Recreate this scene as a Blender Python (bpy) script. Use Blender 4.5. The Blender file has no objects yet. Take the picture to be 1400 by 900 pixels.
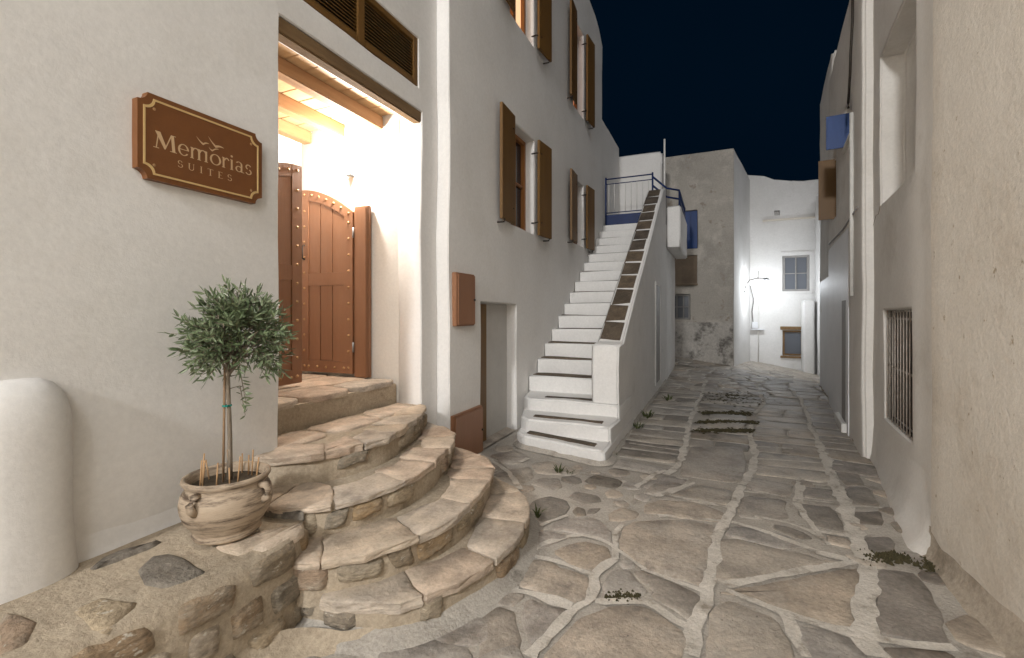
import bpy, bmesh, math, random
from mathutils import Vector, Matrix, noise
random.seed(7)
R = math.radians
sc = bpy.context.scene
col = sc.collection

# ---------------------------------------------------------------- camera, sky, light
F, CX, HY, TH = 630.0, 700.0, 428.0, math.atan(280 / 630.0)
CT, ST, EYE = math.cos(TH), math.sin(TH), 1.55
cam = bpy.data.cameras.new('camera'); cam_o = bpy.data.objects.new('camera', cam); col.objects.link(cam_o)
cam.sensor_width = 36; cam.lens = 36 * F / 1400; cam.shift_y = -(450 - HY) / 1400
cam.clip_start = 0.05; cam.clip_end = 1000
cam_o.location = (0, 0, EYE); cam_o.rotation_euler = (R(90), 0, TH)
sc.camera = cam_o

w = bpy.data.worlds.new('World'); sc.world = w; w.use_nodes = True
nt = w.node_tree; bg = nt.nodes['Background']
sky = nt.nodes.new('ShaderNodeTexSky'); sky.sky_type = 'NISHITA'; sky.sun_disc = False
sky.sun_elevation = R(-7.0); sky.sun_rotation = R(150); sky.ozone_density = 3.0; sky.air_density = 1.0; sky.dust_density = 0.2
bg.inputs[1].default_value = 0.10
glow = nt.nodes.new('ShaderNodeMix'); glow.data_type = 'RGBA'; glow.blend_type = 'ADD'; glow.inputs[0].default_value = 1.0
wtc = nt.nodes.new('ShaderNodeTexCoord'); wn_ = nt.nodes.new('ShaderNodeTexNoise'); wn_.inputs['Scale'].default_value = 1.6; wn_.inputs['Detail'].default_value = 4
wr = nt.nodes.new('ShaderNodeValToRGB'); wr.color_ramp.elements[0].position = 0.3; wr.color_ramp.elements[1].position = 0.75      # deep-blue night air glow, faintly uneven
wr.color_ramp.elements[0].color = (0.0035, 0.026, 0.070, 1); wr.color_ramp.elements[1].color = (0.0060, 0.041, 0.100, 1)
nt.links.new(wtc.outputs['Generated'], wn_.inputs['Vector']); nt.links.new(wn_.outputs[0], wr.inputs[0]); nt.links.new(wr.outputs[0], glow.inputs[7])
nt.links.new(sky.outputs[0], glow.inputs[6]); nt.links.new(glow.outputs[2], bg.inputs[0])

def add_light(name, kind, loc, energy, color, **kw):
    l = bpy.data.lights.new(name, kind); l.energy = energy; l.color = color
    for k, v in kw.items(): setattr(l, k, v)
    o = bpy.data.objects.new(name, l); col.objects.link(o); o.location = loc
    return o
fill_sun = add_light('fill_sun', 'SUN', (4, -6, 9), 0.58, (1.0, 0.985, 0.98), angle=R(30))  # soft fill added to lift walls and ground, no real moon stands there
fill_sun.rotation_euler = (R(46), 0, R(27))
PORCH_L, STREET_L, REAR_L = (-3.36, 3.50, 3.02), (1.455, 16.8, 2.44), (0.55, -3.3, 5.0)
porch_light = add_light('porch_light', 'POINT', PORCH_L, 105, (1.0, 0.92, 0.82), shadow_soft_size=0.05)
street_light = add_light('street_light', 'POINT', STREET_L, 95, (0.90, 0.95, 1.0), shadow_soft_size=0.07)
rear_light = add_light('rear_street_light', 'POINT', REAR_L, 240, (1.0, 0.99, 0.975), shadow_soft_size=0.45)
REAR2_L = (-1.5, -10.0, 6.9)
rear_light2 = add_light('rear_street_light', 'POINT', REAR2_L, 4200, (1.0, 0.985, 0.965), shadow_soft_size=0.45)

sc.view_settings.view_transform = 'Standard'; sc.view_settings.look = 'None'
sc.view_settings.exposure = 0.14; sc.view_settings.gamma = 1.0
sc.render.engine = 'CYCLES'; sc.cycles.use_denoising = True; sc.cycles.max_bounces = 8; sc.cycles.diffuse_bounces = 6
sc.cycles.sample_clamp_indirect = 4.0

# ---------------------------------------------------------------- pixel -> world helpers (photo measurements to real places)
def ray(px):
    t = (px - CX) / F
    return t * CT - ST, t * ST + CT          # world dx, dy per metre of depth
def gnd(px, py, z=0.0):
    Z = F * (EYE - z) / (py - HY); a, b = ray(px); return (a * Z, b * Z)

# ---------------------------------------------------------------- materials
def mat(name, base, base2=None, scale=3.0, rough=0.85, bump=0.25, bscale=25.0, rnd=None, metallic=0.0, stain=None, sscale=1.2, sthr=(0.5, 0.7), stretch=None, spec=0.3, fine=None, grain=0.05):
    m = bpy.data.materials.new(name); m.use_nodes = True
    n = m.node_tree.nodes; L = m.node_tree.links; p = n['Principled BSDF']
    p.inputs['Roughness'].default_value = rough; p.inputs['Metallic'].default_value = metallic
    p.inputs['Specular IOR Level'].default_value = spec
    tc = n.new('ShaderNodeTexCoord'); src = tc.outputs['Object']
    if stretch:
        mp = n.new('ShaderNodeMapping'); mp.inputs['Scale'].default_value = stretch
        L.new(src, mp.inputs[0]); src = mp.outputs[0]
    if rnd:
        oi = n.new('ShaderNodeObjectInfo'); ad = n.new('ShaderNodeVectorMath'); ad.operation = 'MULTIPLY_ADD'
        cx = n.new('ShaderNodeCombineXYZ')
        for i in range(3): L.new(oi.outputs['Random'], cx.inputs[i])
        ad.inputs[1].default_value = (37, 53, 71); L.new(cx.outputs[0], ad.inputs[0]); L.new(src, ad.inputs[2]); src = ad.outputs[0]
    def nz(s, d=5, r=0.6):
        t = n.new('ShaderNodeTexNoise'); t.inputs['Scale'].default_value = s; t.inputs['Detail'].default_value = d; t.inputs['Roughness'].default_value = r
        L.new(src, t.inputs['Vector']); return t
    def mixc(a, b, fac, mode='MIX'):
        mx = n.new('ShaderNodeMix'); mx.data_type = 'RGBA'; mx.blend_type = mode
        for s, v in ((mx.inputs[6], a), (mx.inputs[7], b), (mx.inputs[0], fac)):
            if isinstance(v, (tuple, list)): s.default_value = (*v, 1)
            elif isinstance(v, (int, float)): s.default_value = v
            else: L.new(v, s)
        return mx.outputs[2]
    def ramp(fac, lo, hi):
        r = n.new('ShaderNodeMapRange'); r.inputs[1].default_value = lo; r.inputs[2].default_value = hi
        L.new(fac, r.inputs[0]); return r.outputs[0]
    if rnd:
        cr = n.new('ShaderNodeValToRGB'); cr.color_ramp.interpolation = 'CONSTANT'
        e = cr.color_ramp.elements
        while len(e) < len(rnd): e.new(0.5)
        for i, c in enumerate(rnd): e[i].position = i / len(rnd); e[i].color = (*c, 1)
        L.new(oi.outputs['Random'], cr.inputs[0]); c0 = cr.outputs[0]
        t = nz(scale); c = mixc(c0, (0.5, 0.5, 0.5), 0.0)
        hv = n.new('ShaderNodeHueSaturation'); L.new(c, hv.inputs['Color']); L.new(ramp(t.outputs[0], 0.25, 0.75), hv.inputs['Value'])
        mr = n.new('ShaderNodeMapRange'); mr.inputs[1].default_value = 0.3; mr.inputs[2].default_value = 0.7; mr.inputs[3].default_value = 0.62; mr.inputs[4].default_value = 1.35
        L.new(t.outputs[0], mr.inputs[0]); L.new(mr.outputs[0], hv.inputs['Value']); c = hv.outputs[0]
        if base2: c = mixc(c, base2, ramp(nz(scale * 0.45, 6, 0.65).outputs[0], 0.5, 0.72))
    else:
        t = nz(scale); c = mixc(base, base2 or tuple(v * 0.85 for v in base), ramp(t.outputs[0], 0.3, 0.7))
    if stain:
        c = mixc(c, stain, ramp(nz(sscale, 8, 0.72).outputs[0], *sthr))
    if fine:
        c = mixc(c, fine[0], ramp(nz(fine[1], 3, 0.7).outputs[0], fine[2], fine[2] + 0.06))
    if bump and grain:
        g = n.new('ShaderNodeMapRange'); g.inputs[1].default_value = 0.32; g.inputs[2].default_value = 0.68; g.inputs[3].default_value = 1 - grain; g.inputs[4].default_value = 1 + grain
        L.new(nz(bscale * 1.7, 6, 0.75).outputs[0], g.inputs[0]); hv2 = n.new('ShaderNodeHueSaturation'); L.new(c, hv2.inputs['Color']); L.new(g.outputs[0], hv2.inputs['Value']); c = hv2.outputs[0]
    L.new(c, p.inputs['Base Color'])
    if bump:
        b1 = nz(bscale, 8, 0.68); b2 = nz(bscale * 0.18, 3, 0.5); ma = n.new('ShaderNodeMath'); ma.operation = 'ADD'
        L.new(b1.outputs[0], ma.inputs[0]); L.new(b2.outputs[0], ma.inputs[1])
        bp = n.new('ShaderNodeBump'); bp.inputs['Strength'].default_value = bump; bp.inputs['Distance'].default_value = 0.02
        L.new(ma.outputs[0], bp.inputs['Height']); L.new(bp.outputs[0], p.inputs['Normal'])
    return m

M = {}
M['plaster'] = mat('whitewashed_plaster', (0.77, 0.758, 0.738), (0.715, 0.70, 0.678), 1.3, 0.9, 0.13, 18, stain=(0.655, 0.635, 0.60), sscale=0.9, sthr=(0.54, 0.8))
M['porch'] = mat('porch_plaster', (0.80, 0.78, 0.74), (0.76, 0.74, 0.70), 1.5, 0.9, 0.12, 22)
M['plaster_stairs'] = mat('fresh_whitewash', (0.78, 0.77, 0.75), (0.70, 0.69, 0.67), 2.2, 0.88, 0.22, 18, stain=(0.52, 0.50, 0.46), sscale=2.2, sthr=(0.62, 0.85), grain=0.06)
M['plaster_right'] = mat('right_wall_plaster', (0.73, 0.71, 0.675), (0.66, 0.635, 0.595), 1.4, 0.9, 0.25, 20, stain=(0.47, 0.44, 0.39), sscale=0.9, sthr=(0.52, 0.8))
M['plaster_old'] = mat('old_beige_plaster', (0.72, 0.675, 0.605), (0.64, 0.59, 0.515), 1.0, 0.92, 0.5, 26, stain=(0.52, 0.45, 0.365), sscale=1.1, sthr=(0.54, 0.78), fine=((0.40, 0.33, 0.24), 13, 0.665), grain=0.09)
M['render_grey'] = mat('weathered_render', (0.47, 0.435, 0.385), (0.35, 0.325, 0.29), 0.9, 0.95, 0.35, 14, stain=(0.54, 0.505, 0.45), sscale=1.4, sthr=(0.5, 0.64), fine=((0.33, 0.285, 0.24), 2.0, 0.60), grain=0.14)
M['render_damp'] = mat('damp_render', (0.54, 0.51, 0.47), (0.43, 0.405, 0.37), 2.0, 0.95, 0.5, 9, stain=(0.16, 0.15, 0.135), sscale=1.6, sthr=(0.5, 0.62), grain=0.22)
M['render_brown'] = mat('brown_render', (0.27, 0.21, 0.15), (0.17, 0.13, 0.095), 2.0, 0.95, 0.3, 9)
M['white_far'] = mat('far_whitewash', (0.72, 0.71, 0.70), (0.62, 0.61, 0.59), 0.8, 0.9, 0.2, 10, stain=(0.5, 0.48, 0.45), sscale=1.1, sthr=(0.6, 0.8))
M['blue_grey'] = mat('pale_blue_paint', (0.72, 0.73, 0.75), (0.66, 0.67, 0.69), 1.6, 0.5, 0.2, 8)
M['mortar'] = mat('street_mortar', (0.47, 0.435, 0.385), (0.35, 0.32, 0.28), 3.5, 0.95, 0.6, 40, stain=(0.20, 0.18, 0.15), sscale=2.6, sthr=(0.55, 0.70), grain=0.22)
M['joint'] = mat('whitewashed_joint', (0.66, 0.62, 0.56), (0.50, 0.465, 0.41), 7, 0.95, 0.6, 40, stain=(0.30, 0.265, 0.22), sscale=6, sthr=(0.52, 0.66), grain=0.16)
M['dirty_plaster'] = mat('dirty_plaster_foot', (0.46, 0.40, 0.325), (0.31, 0.265, 0.21), 3, 0.95, 0.5, 22, stain=(0.20, 0.17, 0.13), sscale=3, sthr=(0.52, 0.70), grain=0.2)
M['step_mortar'] = mat('step_mortar', (0.46, 0.385, 0.29), (0.38, 0.315, 0.235), 4.0, 0.95, 0.7, 30, stain=(0.27, 0.22, 0.16), sscale=5, sthr=(0.54, 0.72), grain=0.2)
M['flag'] = mat('flagstone', (0.3, 0.3, 0.3), (0.43, 0.395, 0.35), 3.2, 0.55, 0.7, 26, stain=(0.22, 0.19, 0.16), sscale=3.6, sthr=(0.53, 0.68), fine=((0.13, 0.11, 0.09), 42, 0.66), grain=0.24,
    rnd=[(0.385, 0.34, 0.285), (0.345, 0.31, 0.275), (0.41, 0.35, 0.285), (0.315, 0.28, 0.24), (0.375, 0.345, 0.31), (0.395, 0.33, 0.26), (0.36, 0.315, 0.265)], spec=0.5)
M['flag_dark'] = mat('dark_flagstone', (0.3, 0.3, 0.3), (0.27, 0.245, 0.215), 4.5, 0.55, 0.7, 26, stain=(0.12, 0.105, 0.085), sscale=3.5, sthr=(0.52, 0.70), grain=0.26,
    rnd=[(0.235, 0.20, 0.165), (0.255, 0.225, 0.195), (0.28, 0.235, 0.185), (0.215, 0.19, 0.16)], spec=0.5)
M['tread'] = mat('tread_stone', (0.3, 0.3, 0.3), (0.52, 0.44, 0.345), 6, 0.75, 0.6, 30, stain=(0.36, 0.29, 0.22), sscale=5, sthr=(0.56, 0.76), stretch=(1, 1, 3.0), grain=0.18,
    rnd=[(0.50, 0.41, 0.315), (0.48, 0.385, 0.30), (0.46, 0.395, 0.325), (0.52, 0.43, 0.34), (0.47, 0.365, 0.28)])
M['rubble'] = mat('rubble_stone', (0.3, 0.3, 0.3), (0.40, 0.345, 0.27), 9, 0.8, 1.0, 26, stain=(0.14, 0.115, 0.085), sscale=9, sthr=(0.57, 0.74), stretch=(1, 1, 2.2), grain=0.3,
    fine=((0.50, 0.45, 0.37), 16, 0.62), rnd=[(0.33, 0.265, 0.18), (0.27, 0.23, 0.175), (0.40, 0.32, 0.22), (0.30, 0.215, 0.135), (0.24, 0.19, 0.13), (0.38, 0.315, 0.24), (0.35, 0.25, 0.145), (0.29, 0.245, 0.19), (0.32, 0.235, 0.165), (0.36, 0.30, 0.22)])
M['slate'] = mat('slate_stone', (0.19, 0.165, 0.135), (0.24, 0.215, 0.18), 6, 0.8, 0.8, 30, stain=(0.07, 0.06, 0.05), sscale=5, sthr=(0.5, 0.7), grain=0.25)
M['coping'] = mat('coping_stone', (0.3, 0.3, 0.3), (0.15, 0.12, 0.09), 5, 0.85, 0.6, 25, stain=(0.055, 0.045, 0.036), sscale=4, sthr=(0.5, 0.72), grain=0.25,
    rnd=[(0.12, 0.09, 0.062), (0.10, 0.078, 0.056), (0.13, 0.098, 0.068), (0.09, 0.072, 0.056)])
M['brown'] = mat('brown_paint', (0.27, 0.132, 0.070), (0.235, 0.112, 0.057), 6, 0.45, 0.1, 40, stretch=(1, 1, 0.15), spec=0.4)
M['sign_brown'] = mat('sign_brown_paint', (0.17, 0.066, 0.020), (0.15, 0.057, 0.017), 8, 0.42, 0.06, 60, spec=0.35)
M['shutter'] = mat('shutter_brown_paint', (0.155, 0.080, 0.020), (0.125, 0.062, 0.015), 5, 0.5, 0.12, 40, stretch=(1, 1, 0.12), spec=0.35)
M['frame'] = mat('varnished_frame', (0.30, 0.125, 0.035), (0.24, 0.095, 0.027), 5, 0.45, 0.1, 40, stretch=(1, 1, 0.15))
M['gold'] = mat('gold_paint', (0.62, 0.44, 0.20), (0.56, 0.39, 0.17), 10, 0.5, 0.0)
M['letter'] = mat('pale_gold_paint', (0.58, 0.41, 0.24), (0.54, 0.38, 0.22), 10, 0.5, 0.0)
M['brass'] = mat('brass', (0.45, 0.27, 0.13), (0.36, 0.21, 0.10), 10, 0.45, 0.0, metallic=0.3)
M['beam'] = mat('pine_beam', (0.38, 0.215, 0.105), (0.27, 0.145, 0.066), 3, 0.6, 0.25, 20, stretch=(6, 0.5, 6))
M['plank'] = mat('pine_plank', (0.56, 0.38, 0.21), (0.45, 0.285, 0.15), 3, 0.55, 0.2, 20, stretch=(0.5, 5, 5))
M['lintel'] = mat('weathered_oak', (0.22, 0.135, 0.062), (0.13, 0.078, 0.036), 3, 0.8, 0.6, 20, stretch=(6, 0.6, 6))
M['iron'] = mat('black_iron', (0.03, 0.028, 0.026), (0.06, 0.045, 0.035), 20, 0.6, 0.2, 60, metallic=0.4)
M['bar'] = mat('weathered_bar', (0.46, 0.42, 0.37), (0.28, 0.24, 0.20), 20, 0.7, 0.2, 60, metallic=0.2)
M['dark'] = mat('dark_interior', (0.028, 0.025, 0.022), (0.02, 0.018, 0.016), 3, 0.9, 0.0)
M['blue'] = mat('blue_paint', (0.006, 0.045, 0.19), (0.005, 0.035, 0.145), 5, 0.45, 0.1, 30, stretch=(1, 1, 0.2))
M['navy'] = mat('navy_paint', (0.010, 0.028, 0.11), (0.008, 0.02, 0.08), 8, 0.5, 0.0)
M['white_paint'] = mat('white_paint', (0.70, 0.69, 0.66), (0.6, 0.59, 0.56), 8, 0.5, 0.0)
M['grey_paint'] = mat('grey_paint', (0.30, 0.29, 0.28), (0.24, 0.23, 0.22), 6, 0.6, 0.1, 30)
M['terracotta'] = mat('pale_terracotta', (0.44, 0.355, 0.265), (0.36, 0.28, 0.20), 6, 0.7, 0.3, 40, stain=(0.085, 0.058, 0.040), sscale=4.6, sthr=(0.48, 0.62), stretch=(0.75, 0.75, 5.5), grain=0.12)
M['soil'] = mat('potting_soil', (0.045, 0.032, 0.02), (0.08, 0.06, 0.035), 20, 0.95, 0.8, 60)
M['bark'] = mat('olive_bark', (0.25, 0.205, 0.155), (0.15, 0.12, 0.09), 20, 0.9, 0.6, 60, stretch=(1, 1, 0.3))
M['bamboo'] = mat('bamboo', (0.46, 0.29, 0.15), (0.37, 0.22, 0.11), 20, 0.6, 0.1, 60)
M['stake'] = mat('stake_wood', (0.26, 0.17, 0.10), (0.18, 0.11, 0.06), 20, 0.7, 0.3, 60, stretch=(1, 1, 0.2))
M['leaf'] = mat('olive_leaf', (0.080, 0.122, 0.052), (0.185, 0.220, 0.130), 14, 0.42, 0.0, spec=0.4)
M['weed'] = mat('weed_leaf', (0.045, 0.06, 0.02), (0.075, 0.085, 0.03), 20, 0.7, 0.0)
M['moss'] = mat('moss', (0.040, 0.036, 0.016), (0.075, 0.062, 0.03), 30, 0.95, 0.6, 80)
M['teal'] = mat('teal_tie', (0.0, 0.25, 0.20), (0.0, 0.2, 0.16), 5, 0.5, 0.0)
M['metal'] = mat('grey_metal', (0.35, 0.36, 0.37), (0.28, 0.29, 0.30), 9, 0.4, 0.0, metallic=0.6)
def glass(name, c, rough=0.08):
    m = mat(name, c, c, 2, rough, 0.0, spec=0.6); return m
M['recess_shade'] = mat('recess_shade_grey', (0.50, 0.485, 0.46), (0.44, 0.425, 0.40), 4, 0.7, 0.15, 30)  # shade of the low door recess, put into the colour
M['backing'] = mat('old_grey_wood', (0.10, 0.085, 0.07), (0.055, 0.047, 0.04), 6, 0.9, 0.4, 20, stretch=(3, 3, 0.4))
M['pane'] = glass('dark_window_pane', (0.03, 0.035, 0.045))
M['pane_grey'] = glass('grey_window_pane', (0.12, 0.13, 0.15), 0.2)
def emit(name, c, s):
    m = bpy.data.materials.new(name); m.use_nodes = True; p = m.node_tree.nodes['Principled BSDF']
    p.inputs['Base Color'].default_value = (*c, 1); p.inputs['Emission Color'].default_value = (*c, 1); p.inputs['Emission Strength'].default_value = s
    return m
M['lit'] = emit('lit_window', (1.0, 0.62, 0.34), 0.9)
M['lit_dim'] = emit('dim_lit_window', (1.0, 0.42, 0.2), 0.35)
M['bulb_cold'] = emit('cold_lamp_lens', (0.9, 0.95, 1.0), 60)
M['bulb_warm'] = emit('warm_lamp_lens', (1.0, 0.85, 0.65), 20)

# ---------------------------------------------------------------- object helpers
def link(name, me, m=None, parent=None):
    o = bpy.data.objects.new(name, me); col.objects.link(o)
    if m is not None and not me.materials: me.materials.append(M[m] if isinstance(m, str) else m)
    if parent is not None:
        o.parent = parent
        if parent.type == 'EMPTY': o.location = -parent.location     # all meshes are built in world coordinates
    return o
def mk(name, verts, faces, m=None, parent=None, smooth=False):
    me = bpy.data.meshes.new(name); me.from_pydata([tuple(v) for v in verts], [], faces); me.update()
    if smooth: me.polygons.foreach_set('use_smooth', [True] * len(me.polygons))
    return link(name, me, m, parent)
def from_bm(name, bm, m=None, parent=None, smooth=False):
    me = bpy.data.meshes.new(name); bm.to_mesh(me); bm.free()
    if smooth: me.polygons.foreach_set('use_smooth', [True] * len(me.polygons))
    return link(name, me, m, parent)
def tag(o, label, cat, group=None):
    o['label'] = label; o['category'] = cat
    if group: o['group'] = group
    return o
def rebase(o):
    vs = o.data.vertices; n = len(vs)
    cx = (min(v.co.x for v in vs) + max(v.co.x for v in vs)) / 2; cy = (min(v.co.y for v in vs) + max(v.co.y for v in vs)) / 2; cz = min(v.co.z for v in vs)
    o.data.transform(Matrix.Translation((-cx, -cy, -cz))); o.location = (cx, cy, cz)
    return o
def thing(name, loc, label, cat, group=None):
    o = bpy.data.objects.new(name, None); col.objects.link(o); o.location = loc; o.empty_display_size = 0.2
    return tag(o, label, cat, group)
def struct(o):
    o['kind'] = 'structure'; return o
def nv(p, s=1.0, off=0.0):
    return noise.noise_vector(Vector((p[0] * s + off, p[1] * s + off, p[2] * s)))

def box(name, x0, x1, y0, y1, z0, z1, m, parent=None, bev=0.0, rot=0.0, piv=None, wob=0.0, seg=2):
    bm = bmesh.new()
    bmesh.ops.create_cube(bm, size=1)
    for v in bm.verts:
        v.co = Vector((x0 + (v.co.x + .5) * (x1 - x0), y0 + (v.co.y + .5) * (y1 - y0), z0 + (v.co.z + .5) * (z1 - z0)))
    if bev: bmesh.ops.bevel(bm, geom=bm.edges[:], offset=bev, segments=seg, affect='EDGES', clamp_overlap=True)
    if wob:
        for v in bm.verts: v.co += nv(v.co, 3.1) * wob
    if rot:
        p = piv or ((x0 + x1) / 2, (y0 + y1) / 2, 0)
        bmesh.ops.rotate(bm, cent=p, matrix=Matrix.Rotation(rot, 3, 'Z'), verts=bm.verts[:])
    return from_bm(name, bm, m, parent)

def tube_data(pts, r, n=6):
    vs, fs = [], []
    pts = [Vector(p) for p in pts]
    for i, p in enumerate(pts):
        d = (pts[min(i + 1, len(pts) - 1)] - pts[max(i - 1, 0)]).normalized()
        a = d.orthogonal().normalized() if abs(d.z) > 0.9 else d.cross(Vector((0, 0, 1))).normalized()
        if abs(d.z) > 0.9: a = (Vector((1, 0, 0)) - d * d.x).normalized()
        b = d.cross(a); rr = r[i] if isinstance(r, (list, tuple)) else r
        for k in range(n):
            t = 2 * math.pi * k / n; vs.append(p + (a * math.cos(t) + b * math.sin(t)) * rr)
    for i in range(len(pts) - 1):
        for k in range(n):
            fs.append((i * n + k, i * n + (k + 1) % n, (i + 1) * n + (k + 1) % n, (i + 1) * n + k))
    fs.append(tuple(range(n - 1, -1, -1))); fs.append(tuple(range((len(pts) - 1) * n, len(pts) * n)))
    return vs, fs
def tube(name, pts, r, m, parent=None, n=6):
    vs, fs = tube_data(pts, r, n); return mk(name, vs, fs, m, parent, True)
def merge(list_vf):
    V, Fs = [], []
    for vs, fs in list_vf:
        o = len(V); V += list(vs); Fs += [tuple(i + o for i in f) for f in fs]
    return V, Fs

def lines(a, b, cuts, step):
    c = sorted(set([a, b] + [x for x in cuts if a < x < b])); out = []
    for i in range(len(c) - 1):
        n = max(1, round((c[i + 1] - c[i]) / step))
        out += [c[i] + (c[i + 1] - c[i]) * k / n for k in range(n)]
    return out + [b]
def wall(name, O, U, N, u0, u1, v0, v1, holes, thick, m, parent, step=0.3, bev=0.025, wob=0.013, topf=None, seg=3, edge_wob=1.0):
    """plaster wall: front sheet with real recesses, reveals, sides, top and back; corners rounded and slightly uneven"""
    O, U, N = Vector(O), Vector(U).normalized(), Vector(N).normalized()
    us = lines(u0, u1, [h[0] for h in holes] + [h[1] for h in holes], step)
    vs = lines(v0, v1, [h[2] for h in holes] + [h[3] for h in holes], step)
    bm = bmesh.new(); key = {}
    def V(i, j, d):
        k = (i, j, round(d, 4))
        if k not in key:
            v = vs[j]
            if topf and j == len(vs) - 1: v = topf(us[i])
            key[k] = bm.verts.new(O + U * us[i] - N * d + Vector((0, 0, v)))
        return key[k]
    nu, nv_ = len(us) - 1, len(vs) - 1
    def dep(i, j):
        if i < 0 or j < 0 or i >= nu or j >= nv_: return None
        uc, vc = (us[i] + us[i + 1]) / 2, (vs[j] + vs[j + 1]) / 2
        for h in holes:
            if h[0] < uc < h[1] and h[2] < vc < h[3]: return h[4]
        return 0.0
    def quad(*v):
        try: bm.faces.new(v)
        except ValueError: pass
    for i in range(nu):
        for j in range(nv_):
            d = dep(i, j)
            if d < thick:
                quad(V(i, j, d), V(i + 1, j, d), V(i + 1, j + 1, d), V(i, j + 1, d))
                quad(V(i, j, thick), V(i, j + 1, thick), V(i + 1, j + 1, thick), V(i + 1, j, thick))
            for (a, b, e) in (((i - 1, j), ((i, j), (i, j + 1)), 0), ((i + 1, j), ((i + 1, j), (i + 1, j + 1)), 0), ((i, j - 1), ((i, j), (i + 1, j)), 0), ((i, j + 1), ((i, j + 1), (i + 1, j + 1)), 0)):
                dn = dep(*a)
                if dn is None: dn = thick
                if dn > d:                                     # this cell stands proud of its neighbour
                    p, q = b
                    quad(V(*p, d), V(*q, d), V(*q, dn), V(*p, dn))
    bmesh.ops.recalc_face_normals(bm, faces=bm.faces[:])
    if bev:
        ed = [e for e in bm.edges if len(e.link_faces) == 2 and e.calc_face_angle(0) > R(50) and min((O - v.co).dot(N) for v in e.verts) < thick - 1e-4]
        bmesh.ops.bevel(bm, geom=ed, offset=bev, segments=seg, affect='EDGES', clamp_overlap=True)
    for v in bm.verts:
        v.co += nv(v.co, 1.1) * wob + nv(v.co, 4.3, 9) * wob * 0.5
    o = from_bm(name, bm, m, parent, True)
    o.modifiers.new('normals', 'WEIGHTED_NORMAL')
    return o
def prism(name, foot, z0, z1, m, parent=None, bev=0.0, wob=0.0):
    bm = bmesh.new(); b = [bm.verts.new((x, y, z0)) for x, y in foot]; t = [bm.verts.new((x, y, z1)) for x, y in foot]; n = len(foot)
    for i in range(n): bm.faces.new((b[i], b[(i + 1) % n], t[(i + 1) % n], t[i]))
    bm.faces.new(t); bm.faces.new(b[::-1]); bmesh.ops.recalc_face_normals(bm, faces=bm.faces[:])
    if bev:
        bmesh.ops.bevel(bm, geom=[e for e in bm.edges if e.calc_face_angle(0) > R(25)], offset=bev, segments=3, affect='EDGES', clamp_overlap=True)
    if wob:
        bmesh.ops.subdivide_edges(bm, edges=[e for e in bm.edges if e.calc_length() > 0.4], cuts=3, use_grid_fill=True)
        for v in bm.verts: v.co += nv(v.co, 2.3) * wob
    o = from_bm(name, bm, m, parent, True); o.modifiers.new('normals', 'WEIGHTED_NORMAL'); return o

def chaikin(P, k=0.22):
    out = []
    for i in range(len(P)):
        a, b = P[i], P[(i + 1) % len(P)]
        out += [(a[0] + (b[0] - a[0]) * k, a[1] + (b[1] - a[1]) * k), (a[0] + (b[0] - a[0]) * (1 - k), a[1] + (b[1] - a[1]) * (1 - k))]
    return out
def densify(P, step):
    out = []
    for i in range(len(P)):
        a, b = P[i], P[(i + 1) % len(P)]; L = math.hypot(b[0] - a[0], b[1] - a[1]); n = max(1, int(L / step))
        out += [(a[0] + (b[0] - a[0]) * k / n, a[1] + (b[1] - a[1]) * k / n) for k in range(n)]
    return out
def area(P): return sum(P[i][0] * P[(i + 1) % len(P)][1] - P[(i + 1) % len(P)][0] * P[i][1] for i in range(len(P))) / 2
def inset(P, d):
    if area(P) < 0: P = P[::-1]
    n = len(P); cx = sum(p[0] for p in P) / n; cy = sum(p[1] for p in P) / n; out = []
    for i in range(n):
        a, b = P[i - 1], P[(i + 1) % n]; tx, ty = b[0] - a[0], b[1] - a[1]; L = math.hypot(tx, ty) or 1
        out.append((P[i][0] - ty / L * d, P[i][1] + tx / L * d))
    return out
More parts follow.
